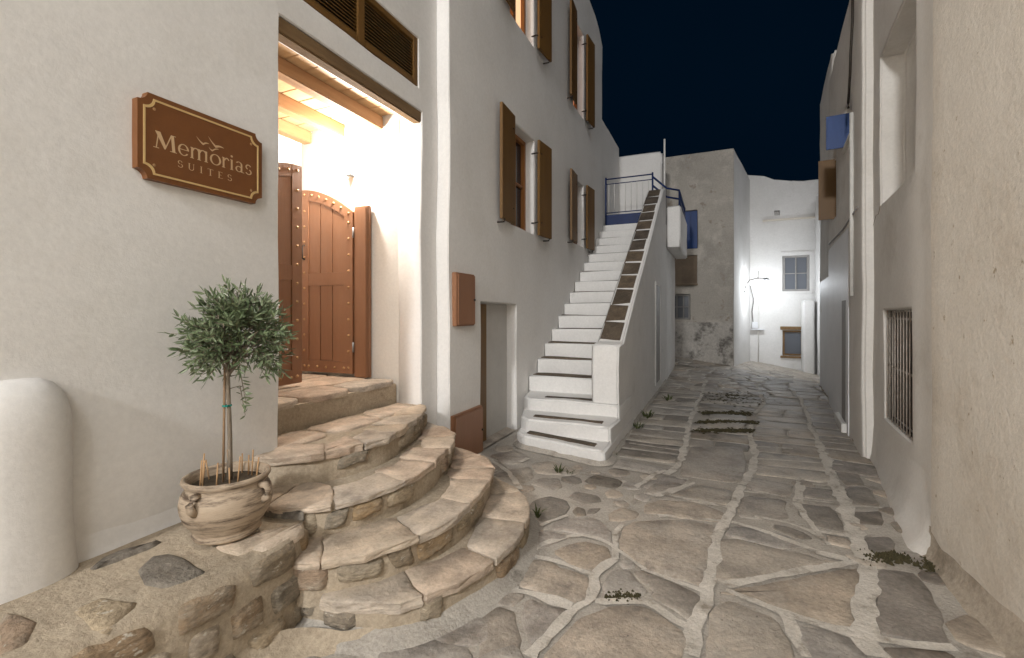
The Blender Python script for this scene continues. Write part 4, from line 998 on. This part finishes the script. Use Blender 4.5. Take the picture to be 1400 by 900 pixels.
def prof_prism(name, P, x0, x1, m, parent, bev=.03):
    bm = bmesh.new(); a = [bm.verts.new((x0, y, z)) for y, z in P]; b_ = [bm.verts.new((x1, y, z)) for y, z in P]; n = len(P)
    for i in range(n): bm.faces.new((a[i], a[(i + 1) % n], b_[(i + 1) % n], b_[i]))
    bm.faces.new(a[::-1]); bm.faces.new(b_); bmesh.ops.recalc_face_normals(bm, faces=bm.faces[:])
    bmesh.ops.bevel(bm, geom=[e for e in bm.edges if e.calc_face_angle(0) > R(20)], offset=bev, segments=3, affect='EDGES', clamp_overlap=True)
    bmesh.ops.subdivide_edges(bm, edges=[e for e in bm.edges if e.calc_length() > .5], cuts=4, use_grid_fill=True)
    for v in bm.verts: v.co += nv(v.co, 2.1) * .010
    o = from_bm(name, bm, m, parent, True); o.modifiers.new('normals', 'WEIGHTED_NORMAL'); return o
prof_prism('parapet', [(5.53, -.1), (5.53, 1.17), (5.83, 1.19), (10.55, 1.19 + 4.72 * SL), (11.0, 1.19 + 4.9 * SL), (11.0, -.1)], -1.40, -1.06, 'plaster_stairs', stair)
n = 13
for i in range(n):
    y0 = 5.86 + i * (4.72 / n); y1 = y0 + 4.72 / n - .038; x0, x1 = -1.37 + rt.uniform(-.012, .012), -1.125 + rt.uniform(-.012, .012)
    V = []
    for (x, y, e) in ((x0, y0, 0), (x1, y0, 0), (x1, y1, 0), (x0, y1, 0)):
        y += rt.uniform(-.02, .02); z = 1.19 + (y - 5.83) * SL; V.append((x, y, z + .006)); 
    cxm = [(sum(v[0] for v in V) / 4), sum(v[1] for v in V) / 4]
    W_ = [(v[0] + (.012 if v[0] > cxm[0] else -.012), v[1] + (.012 if v[1] > cxm[1] else -.012), v[2] - .04) for v in V]
    mk('coping_stone', V + W_, [(0, 1, 2, 3), (0, 4, 5, 1), (1, 5, 6, 2), (2, 6, 7, 3), (3, 7, 4, 0)], 'coping', stair)
# side block of the staircase with a narrow door, landing and balcony
wall('landing_block', (-1.052, 0, 0), (0, 1, 0), (1, 0, 0), 11.0, 13.4, -.1, LZ, [], 1.36, 'plaster_stairs', stair)
box('store_door', -1.052, -1.040, 8.95, 9.62, .22, 2.08, 'grey_paint', stair)
for (a, b_, c_, d) in ((8.89, 8.95, .2, 2.14), (9.62, 9.68, .2, 2.14), (8.95, 9.62, 2.08, 2.14)): box('door_frame', -1.055, -1.03, a + .001, b_ - .001, c_, d, 'plaster_stairs', stair, .004)
box('landing', -2.42, -1.41, 10.66, 13.0, 2.9, LZ - .012, 'plaster_stairs', stair)
prism('balcony', [(-1.05, 11.02), (-.74, 11.02), (-.74, 13.4), (-1.05, 13.4)], 3.02, 3.98, 'plaster_stairs', stair, .03, .01)
# railings
rail = thing('railing', (-1.9, 10.9, LZ), 'dark blue iron railing with pale bars across the stair landing', 'railing')
yr = 10.92
for z, r_ in ((4.72, .016), (4.60, .011), (3.92, .012)): tube('rail', [(-2.42, yr, z), (-1.34, yr, z)], r_, 'navy', rail)
for i in range(8):
    x = -2.34 + i * .13; tube('bar', [(x, yr, 3.92), (x, yr, 4.60)], .009, 'white_paint', rail)
for x in (-2.41, -1.34): tube('post', [(x, yr, LZ - .02), (x, yr, 4.76)], .02, 'navy', rail)
box('kick_board', -2.40, -1.36, yr - .012, yr + .012, LZ + .02, 3.87, 'navy', rail, .004)
rail2 = thing('railing', (-.8, 12, 3.98), 'navy blue balcony railing running along the overhanging balcony edge', 'railing')
for z in (4.36, 4.16): tube('rail', [(-1.34, yr, z + .3), (-1.05, 11.1, z + .05), (-.79, 11.2, z), (-.79, 13.3, z)], .022, 'navy', rail2)
for i in range(15): tube('bar', [(-.79, 11.2 + i * .15, 3.96), (-.79, 11.2 + i * .15, 4.36)], .014, 'navy', rail2)
o = rebase(tube('pole', [(-1.10, 11.12, 3.5), (-1.10, 11.12, 5.55)], .022, 'white_paint', None, 8)); tag(o, 'thin white pole rising from the top of the outer staircase', 'pole')

# ---------------------------------------------------------------- buildings behind the staircase
lh = thing('landing_house', (-2, 13.6, 0), 'small white flat-roofed block behind the railed stair landing', 'house')
wall('wall', (-2.9, 13.05, 0), (1, 0, 0), (0, -1, 0), 0, 1.55, 3.0, 5.95, [], .6, 'plaster', lh, bev=.06)
box('side_wall', -1.36, -1.345, 13.06, 14.2, 3.4, 5.6, 'grey_paint', lh)
rh = thing('rear_house', (-4, 12, 0), 'tall white wall end rising behind the shuttered house beyond the stairs', 'house')
wall('wall', (X2 - .06, 0, 0), (0, 1, 0), (1, 0, 0), 10.64, 13.04, -.2, 6.2, [], 1.6, 'plaster', rh, bev=.06)
gb = thing('grey_building', (-1.2, 16.5, 0), 'weathered grey-beige rendered building with blue shutters and damp stained base', 'building')
GY = 15.0
wall('front_wall', (-4.2, GY, 0), (1, 0, 0), (0, -1, 0), 0, 4.656, -.7, 6.38, [(3.29, 3.67, 3.50, 4.67, .12), (2.88, 3.46, 1.35, 2.12, .12), (2.85, 3.66, 2.44, 3.30, .05)], .4, 'render_grey', gb, bev=.02, wob=.012)
dv = Vector((1.06 - .456, 18.1 - GY, 0)); dl = dv.length
wall('side_wall', (.46, GY + .01, 0), dv, (dv.y, -dv.x, 0), .0, dl, -.9, 6.37, [], .35, 'white_far', gb, bev=.02, wob=.01, topf=lambda u: 6.37 - .05 * u)
box('roof_slab', -4.2, .45, GY + .41, 18.0, 6.0, 6.2, 'render_grey', gb)
box('dado', -3.9, .44, GY - .022, GY + .05, -.7, 1.27, 'render_damp', gb, .01)
box('stained_panel', -1.342, -.545, GY + .03, GY + .045, 2.445, 3.295, 'render_brown', gb)
box('ledge', -1.36, -.52, GY - .05, GY + .04, 2.385, 2.438, 'render_brown', gb, .008)
wn = box('window', -.906, -.534, GY + .10, GY + .115, 3.505, 4.665, 'dark', gb)
box('shutter', -.905, -.725, GY + .05, GY + .08, 3.51, 4.66, 'blue', wn, .006); box('shutter', -.719, -.536, GY + .05, GY + .08, 3.51, 4.66, 'blue', wn, .006)
def frame_win(parent, cx0, cx1, z0, z1, y, fm, pm, nb=2, hb=1, t=.05):
    wn = box('window', cx0, cx1, y, y + .012, z0, z1, pm, parent)
    box('window_frame', cx0, cx0 + t, y - .05, y - .001, z0, z1, fm, wn, .004); box('window_frame', cx1 - t, cx1, y - .05, y - .001, z0, z1, fm, wn, .004)
    box('window_frame', cx0 + t + .001, cx1 - t - .001, y - .05, y - .001, z0, z0 + t, fm, wn, .004); box('window_frame', cx0 + t + .001, cx1 - t - .001, y - .05, y - .001, z1 - t, z1, fm, wn, .004)
    for i in range(1, nb): x = cx0 + (cx1 - cx0) * i / nb; box('glazing_bar', x - .018, x + .018, y - .04, y - .001, z0 + t + .001, z1 - t - .001, fm, wn)
    for i in range(1, hb + 1): z = z0 + (z1 - z0) * i / (hb + 1); box('glazing_bar', cx0 + t + .001, cx1 - t - .001, y - .036, y - .002, z - .014, z + .014, fm, wn)
    return wn
frame_win(gb, -1.318, -.742, 1.355, 2.115, GY + .10, 'grey_paint', 'pane_grey', 3, 1)
fb = thing('far_white_house', (2.6, 19.5, 0), 'white house with two small windows, lit by the lamp at the alley end', 'house')
FY = 18.1
wall('wall', (0.6, FY, 0), (1, 0, 0), (0, -1, 0), 0, 6.0, -1.0, 6.3, [(1.45, 2.24, 2.28, 3.50, .12), (1.45, 2.06, .10, .96, .10), (1.20, 1.36, 4.90, 5.06, .2)], .5, 'white_far', fb, bev=.02, topf=lambda u: 6.36 - .20 * u + (0.10 if u < .95 else 0))
frame_win(fb, 2.056, 2.834, 2.285, 3.495, FY + .10, 'grey_paint', 'pane_grey', 2, 1, .07)
frame_win(fb, 2.056, 2.654, .105, .955, FY + .085, 'lintel', 'pane_grey', 1, 0, .06)
box('window_lintel', 1.98, 2.92, FY - .03, FY + .05, 3.52, 3.63, 'white_far', fb, .008); box('window_lintel', 1.98, 2.72, FY - .03, FY + .05, .975, 1.09, 'lintel', fb, .008)
box('window_sill', 1.98, 2.90, FY - .05, FY + .05, 2.20, 2.27, 'white_far', fb, .008); box('window_sill', 1.98, 2.72, FY - .05, FY + .05, .02, .092, 'lintel', fb, .008)
box('string_course', 1.45, 4.5, FY - .07, FY + .05, 4.70, 4.76, 'plaster_old', fb, .008)
pp = tube('drain_pipe', [(1.32, FY - .05, -.5), (1.32, FY - .05, 3.0)], .014, 'white_paint', fb, 8)
box('back_mass', .7, 6.4, FY + .52, 22, -1, 5.5, 'white_far', fb)
# far street lamp on its bracket
sl = thing('street_lamp', (.98, 16.8, 2.2), 'glowing street lamp on a curved bracket over the far white wall', 'street lamp')
tube('bracket_arm', [(.82, 16.8, 2.20), (.86, 16.8, 2.45), (.98, 16.8, 2.62), (1.2, 16.8, 2.67), (1.44, 16.8, 2.66)], .016, 'iron', sl)
lathe('lamp_head', [(0, .16), (.04, .15), (.09, .10), (.10, .08), (.0, .09)], (1.455, 16.8, 2.52), 'metal', sl, 14)
lathe('lamp_lens', [(0, -.05), (.05, -.035), (.075, .01), (.06, .05), (.0, .07)], (1.455, 16.8, 2.52), 'bulb_cold', sl, 14)
mb_ = thing('meter_box', (1.25, 17.9, 1.0), 'pale blue electrical box with hanging wires on the far white wall', 'electrical box')
box('box_body', 1.12, 1.30, 17.98, 18.08, 1.02, 1.24, 'blue_grey', mb_, .008); box('box_shelf', 1.08, 1.5, 17.96, 18.08, .96, 1.0, 'blue_grey', mb_, .005)
tube('wire', [(1.15, 18.03, 1.24), (1.12, 18.02, 1.6), (1.17, 18.02, 2.0), (1.06, 18.02, 2.5)], .012, 'iron', mb_, 5)

# ---------------------------------------------------------------- right-hand side of the alley
UD = Vector((.0995, .995, 0)); ND = Vector((-.995, .0995, 0)); RO = Vector((1.29, 3.79, 0))
def ru(y): return (y - 3.79) / .995
def rp(u, off=0, z=0): p = RO + UD * u + ND * off; return Vector((p.x, p.y, z))
r1 = thing('beige_house', (2.0, 0, 0), 'rough beige plastered house wall closest on the right of the alley', 'house')
wall('wall', (1.25, 0, 0), (0, 1, 0), (-1, 0, 0), -11, 3.80, -.2, 5.6, [], .5, 'plaster_old', r1, bev=.03, wob=.014, step=.2)
skirt('plaster_skirt', [(1.25, -1 + .12 * i, rt.uniform(.7, 1.3)) for i in range(41)], (-1, 0), .22, .06, 'dirty_plaster', r1, 0)
tube('wall_crack', [(1.247, 2.4 + .1 * i, 1.475 + .006 * noise.noise(Vector((i * .7, 0, 0)))) for i in range(14)], .0055, 'dirty_plaster', r1, 5)
for (yy, zz_, rr) in ((3.33, 2.45, .022), (3.6, 1.95, .012), (3.66, 1.62, .010), (2.75, 1.9, .009), (3.0, .95, .012)):
    lathe('plaster_chip', [(0, .004), (rr * .6, .003), (rr, 0)], (0, 0, 0), 'dirty_plaster', r1, 7)
    ch = r1.children[-1]; ch.data.transform(Matrix.Translation((1.246, yy, zz_)) @ Matrix.Rotation(R(-90), 4, 'Y'))
r2 = thing('niche_house', (2.2, 4.9, 0), 'white house on the right with tall blind window niche above a barred opening', 'house')
wall('wall', RO, UD, ND, -.0, 2.22, -.2, 6.0, [(.55, 1.86, 2.62, 4.07, .2), (.65, 1.68, .56, 1.575, .10)], .5, 'plaster_right', r2, bev=.018, wob=.012)
skirt('plaster_skirt', [(*rp(-.30 + .05 * i)[:2], smooth(-.28, .06, -.30 + .05 * i) * (1.0 - .75 * smooth(0, 2.2, -.30 + .05 * i))) for i in range(51)], ND, .50, .14, 'plaster_right', r2, 0)
gr = thing('window_grille', rp(1.16, 0, .56), 'rusty grille of upright bars over the low opening in the right-hand wall', 'grille')
def rbox(name, u0, u1, o0, o1, z0, z1, m, parent, bev=0.0):
    bm = bmesh.new(); bmesh.ops.create_cube(bm, size=1)
    for v in bm.verts:
        p = RO + UD * (u0 + (v.co.x + .5) * (u1 - u0)) + ND * (o0 + (v.co.y + .5) * (o1 - o0)); v.co = Vector((p.x, p.y, z0 + (v.co.z + .5) * (z1 - z0)))
    bmesh.ops.recalc_face_normals(bm, faces=bm.faces[:])
    if bev: bmesh.ops.bevel(bm, geom=bm.edges[:], offset=bev, segments=2, affect='EDGES', clamp_overlap=True)
    return from_bm(name, bm, m, parent)
rbox('wooden_backing', .653, 1.677, -.096, -.088, .563, 1.572, 'backing', gr)
for i in range(10):
    u = .70 + i * .103; tube('bar', [rp(u, -.02, .565), rp(u, -.02, 1.572)], .0058, 'bar', gr, 6)
for z in (1.06, 1.50): rbox('cross_bar', .655, 1.675, -.030, -.026, z - .010, z + .010, 'bar', gr, .003)
for (a, b_, c_, d) in ((.652, .672, .563, 1.573), (1.658, 1.678, .563, 1.573), (.673, 1.657, .563, .583)): rbox('grille_frame', a, b_, -.06, -.04, c_, d, 'iron', gr)
r3 = thing('pale_house', (2.4, 7.5, 0), 'white house on the right with pale blue-grey ground floor and one blue shutter', 'house')
O3 = RO + ND * .10
U3a, U3b = 2.2, ru(9.4)
wall('wall', O3, UD, ND, U3a, U3b, -.2, 5.55, [(ru(6.72), ru(7.30), 3.72, 4.20, .16), (ru(8.30), ru(8.95), 3.05, 4.05, .16)], .6, 'plaster_right', r3, bev=.04, topf=lambda u: 5.5 + .1 * noise.noise(Vector((u * 2, 0, 0))))
rbox('painted_dado', ru(6.95), U3b - .04, .05, .108, -.1, 2.62, 'blue_grey', r3, .006)
rbox('ground_door', ru(7.15), ru(7.55), .06, .112, .12, 1.72, 'grey_paint', r3, .006)
rbox('door_step', ru(7.10), ru(7.9), .06, .16, .0, .13, 'white_paint', r3, .01)
sh = rbox('shutter', ru(7.27), ru(7.30), .02, .31, 3.72, 4.16, 'blue', r3, .004); rbox('shutter', ru(8.92), ru(8.95), .02, .28, 3.07, 4.04, 'shutter', r3, .004); rbox('window', ru(8.31), ru(8.94), -.055, -.05, 3.06, 4.04, 'pane', r3)
rbox('window', ru(6.73), ru(7.29), -.055, -.05, 3.73, 4.19, 'dark', r3)
rbox('window_sill', ru(6.66), ru(7.36), -.02, .13, 3.66, 3.715, 'plaster_right', r3, .01)
tube('cable', [rp(ru(6.35), .13, 6.2), rp(ru(6.4), .13, 4.9), rp(ru(6.38), .15, 4.5), rp(ru(6.5), .14, 4.35), rp(ru(6.75), .13, 4.1), rp(ru(6.65), .14, 4.0)], .014, 'iron', r3)
tube('conduit', [rp(ru(6.55), .12, 1.75), rp(ru(6.55), .12, 3.9)], .022, 'white_paint', r3, 8)
tube('cable', [rp(ru(6.2), .11, 2.72), rp(ru(7.4), .115, 2.66), rp(ru(9.2), .115, 2.70)], .010, 'grey_paint', r3, 5)
tube('wall_crack', [rp(1.84, .003, 2.60), rp(1.93, .002, 2.54), rp(2.05, .003, 2.55), rp(2.2, .003, 2.47)], .0022, 'lintel', r2, 4)
r4 = thing('end_house', (3.0, 11, 0), 'last white house on the right of the alley, just before the far square', 'house')
O4 = RO + ND * .06
wall('wall', O4, UD, ND, U3b + .01, ru(11.7), -.2, 6.05, [], .6, 'plaster_right', r4, bev=.05)
rbox('painted_dado', U3b + .05, ru(11.66), .02, .068, -.1, 2.2, 'blue_grey', r4, .006)
pier = thing('end_pier', (2.74, 17.8, -.6), 'short white plastered pier lit by the lamp at the right end of the alley', 'pier')
prism('pier_body', [(2.58, 17.62), (2.90, 17.62), (2.90, 18.06), (2.58, 18.06)], -.9, 1.97, 'white_far', pier, .04, .01)
o = thing('rear_right_house', (4.6, 14, 0), 'white house wall closing the far square on the right', 'house')
wall('wall', (2.98, 0, 0), (0, 1, 0), (-1, 0, 0), 11.75, 18.0, -.8, 5.4, [], .5, 'white_far', o)

# ---------------------------------------------------------------- street lamp standing behind the camera (source of the warm alley light)
bl = thing('street_lamp', (1.2, -3.3, 5.0), 'wall-mounted lantern lighting the near end of the alley', 'street lamp')
tube('bracket_arm', [(1.26, -3.3, 5.0), (1.0, -3.3, 5.3), (.7, -3.3, 5.38), (.55, -3.3, 5.33)], .02, 'iron', bl)
lathe('lamp_head', [(0, .55), (.05, .53), (.3, .47), (.31, .465), (.0, .49)], (.55, -3.3, 5.02), 'metal', bl, 16)
bl = thing('street_lamp', (-2.5, -10.0, 6.9), 'wall-mounted lantern on the near white house wall behind the viewer', 'street lamp')
tube('bracket_arm', [(-2.57, -10, 6.9), (-2.3, -10, 7.3), (-1.8, -10, 7.55), (-1.5, -10, 7.45)], .02, 'iron', bl)
lathe('lamp_head', [(0, .55), (.05, .53), (.3, .47), (.31, .465), (.0, .49)], (-1.5, -10, 6.92), 'metal', bl, 16)

def lip(pts, m, parent, w_=.05, seed=0):
    c = Curve(pts); n = int(c.len / .06); V = []
    for i in range(n + 1):
        for (o, z) in ((w_, .010), (w_ * .45, .022), (-.02, .05)):
            (x, y), nn = c.at(c.len * i / n, o); k = noise.noise(Vector((x * 5, y * 5, seed))) * w_ * .7
            V.append((x + nn[0] * k, y + nn[1] * k, gz(x, y) + z + noise.noise(Vector((x * 12, y * 12, seed))) * .008))
    Fs = [(i * 3 + j, (i + 1) * 3 + j, (i + 1) * 3 + j + 1, i * 3 + j + 1) for i in range(n) for j in range(2)]
    return mk('foot_fillet', V, Fs, m, parent, True)
lip([(-2.2, 5.06), (-2.05, 4.86), (-1.5, 4.71), (-1.03, 4.62), (-1.02, 5.2), (-1.045, 6.5), (-1.05, 8.5), (-1.045, 11.0)], 'mortar', stair, .028, 1)
lip([(1.42 + .1 * (12 - y), y) if False else rp(ru(y), .10)[:2] for y in (11.6, 10, 8.5, 7.2, 6.05)], 'dirty_plaster', r3, -.05, 2)
# ---------------------------------------------------------------- weeds in the joints
def weed(px, py, label, n=14, h=.10, spread=.06, z=0, group=None):
    x, y = gnd(px, py, z); q = []
    for k in range(n):
        a = rl.uniform(0, 6.283); r0 = rl.uniform(0, spread); p = Vector((x + r0 * math.cos(a), y + r0 * math.sin(a), gz(x, y) + z)); hh = h * rl.uniform(.5, 1)
        d = Vector((math.cos(a) * rl.uniform(.1, .8), math.sin(a) * rl.uniform(.1, .8), 1)).normalized(); s = Vector((-math.sin(a), math.cos(a), 0)) * h * .07
        m_ = p + d * hh * .55; e = p + d * hh + Vector((math.cos(a), math.sin(a), -.3)) * hh * .25
        q.append(([p - s * .5, p + s * .5, m_ + s, m_ - s, e], [(0, 1, 2, 3), (3, 2, 4)]))
    V, Fs = merge(q); o = rebase(mk('weed', V, Fs, 'weed')); tag(o, label, 'weed', 'weeds in the paving joints'); return o
weed(734, 708, 'spiky weed sprouting beside the lowest curved stone step', 12, .12, .02)
weed(764, 648, 'low weed growing in front of the bottom step of the staircase', 16, .10, .05)
weed(779, 650, 'small weed right of another in front of the white stairs', 10, .07, .04)
weed(885, 572, 'tufty weed at the foot of the white stair parapet, higher up the alley', 24, .16, .08)
weed(872, 587, 'weed at the foot of the white stair parapet, nearer the viewer', 18, .12, .06)
weed(838, 625, 'little weed at the outer corner of the lowest white step', 12, .07, .04)
weed(915, 548, 'straggling weed at the far end of the white stair wall', 18, .14, .10)
def moss(px0, px1, py, label, n=26, wd=.05, h=.02, rs_=1.0, z0=0.0):
    a, b = gnd(px0, py), gnd(px1, py); q = []
    for k in range(n * 4):
        t = rl.random(); x = a[0] + (b[0] - a[0]) * t + rl.gauss(0, wd * .3); y = a[1] + (b[1] - a[1]) * t + rl.gauss(0, wd * .5); r = rl.uniform(.006, .017) * rs_
        vs = [Vector((x, y, gz(x, y) + z0 + .006 + h * rl.uniform(.2, .7)))] + [Vector((x + r * math.cos(i * 1.047) * rl.uniform(.7, 1.2), y + r * math.sin(i * 1.047) * rl.uniform(.7, 1.2), gz(x, y) + z0 + .002)) for i in range(6)]
        q.append((vs, [(0, 1 + i, 1 + (i + 1) % 6) for i in range(6)]))
    V, Fs = merge(q); o = rebase(mk('moss_patch', V, Fs, 'moss')); tag(o, label, 'moss', 'moss in the paving joints'); o['kind'] = 'stuff'; return o
moss(832, 872, 817, 'green moss patch in the joint above the biggest front paving stone', 30, .05)
moss(1186, 1240, 765, 'dark moss and dirt clump in the gap by the right wall foot', 60, .08, .03)
moss(1262, 1284, 775, 'brownish moss tuft at the corner of the beige house', 26, .08, .03)
moss(955, 1028, 591, 'dark moss line along the near edge of the drain cover', 60, .10, .016, 2.2, .014)
moss(956, 1034, 579, 'dark moss line between the two slabs of the drain cover', 60, .10, .016, 2.2, .014)
moss(962, 1024, 566, 'dark moss line along the far edge of the drain cover', 60, .14, .016, 2.2, .014)
moss(982, 1020, 545, 'patchy moss between the flags beyond the drain cover', 50, .7, .014, 2.0, .006)
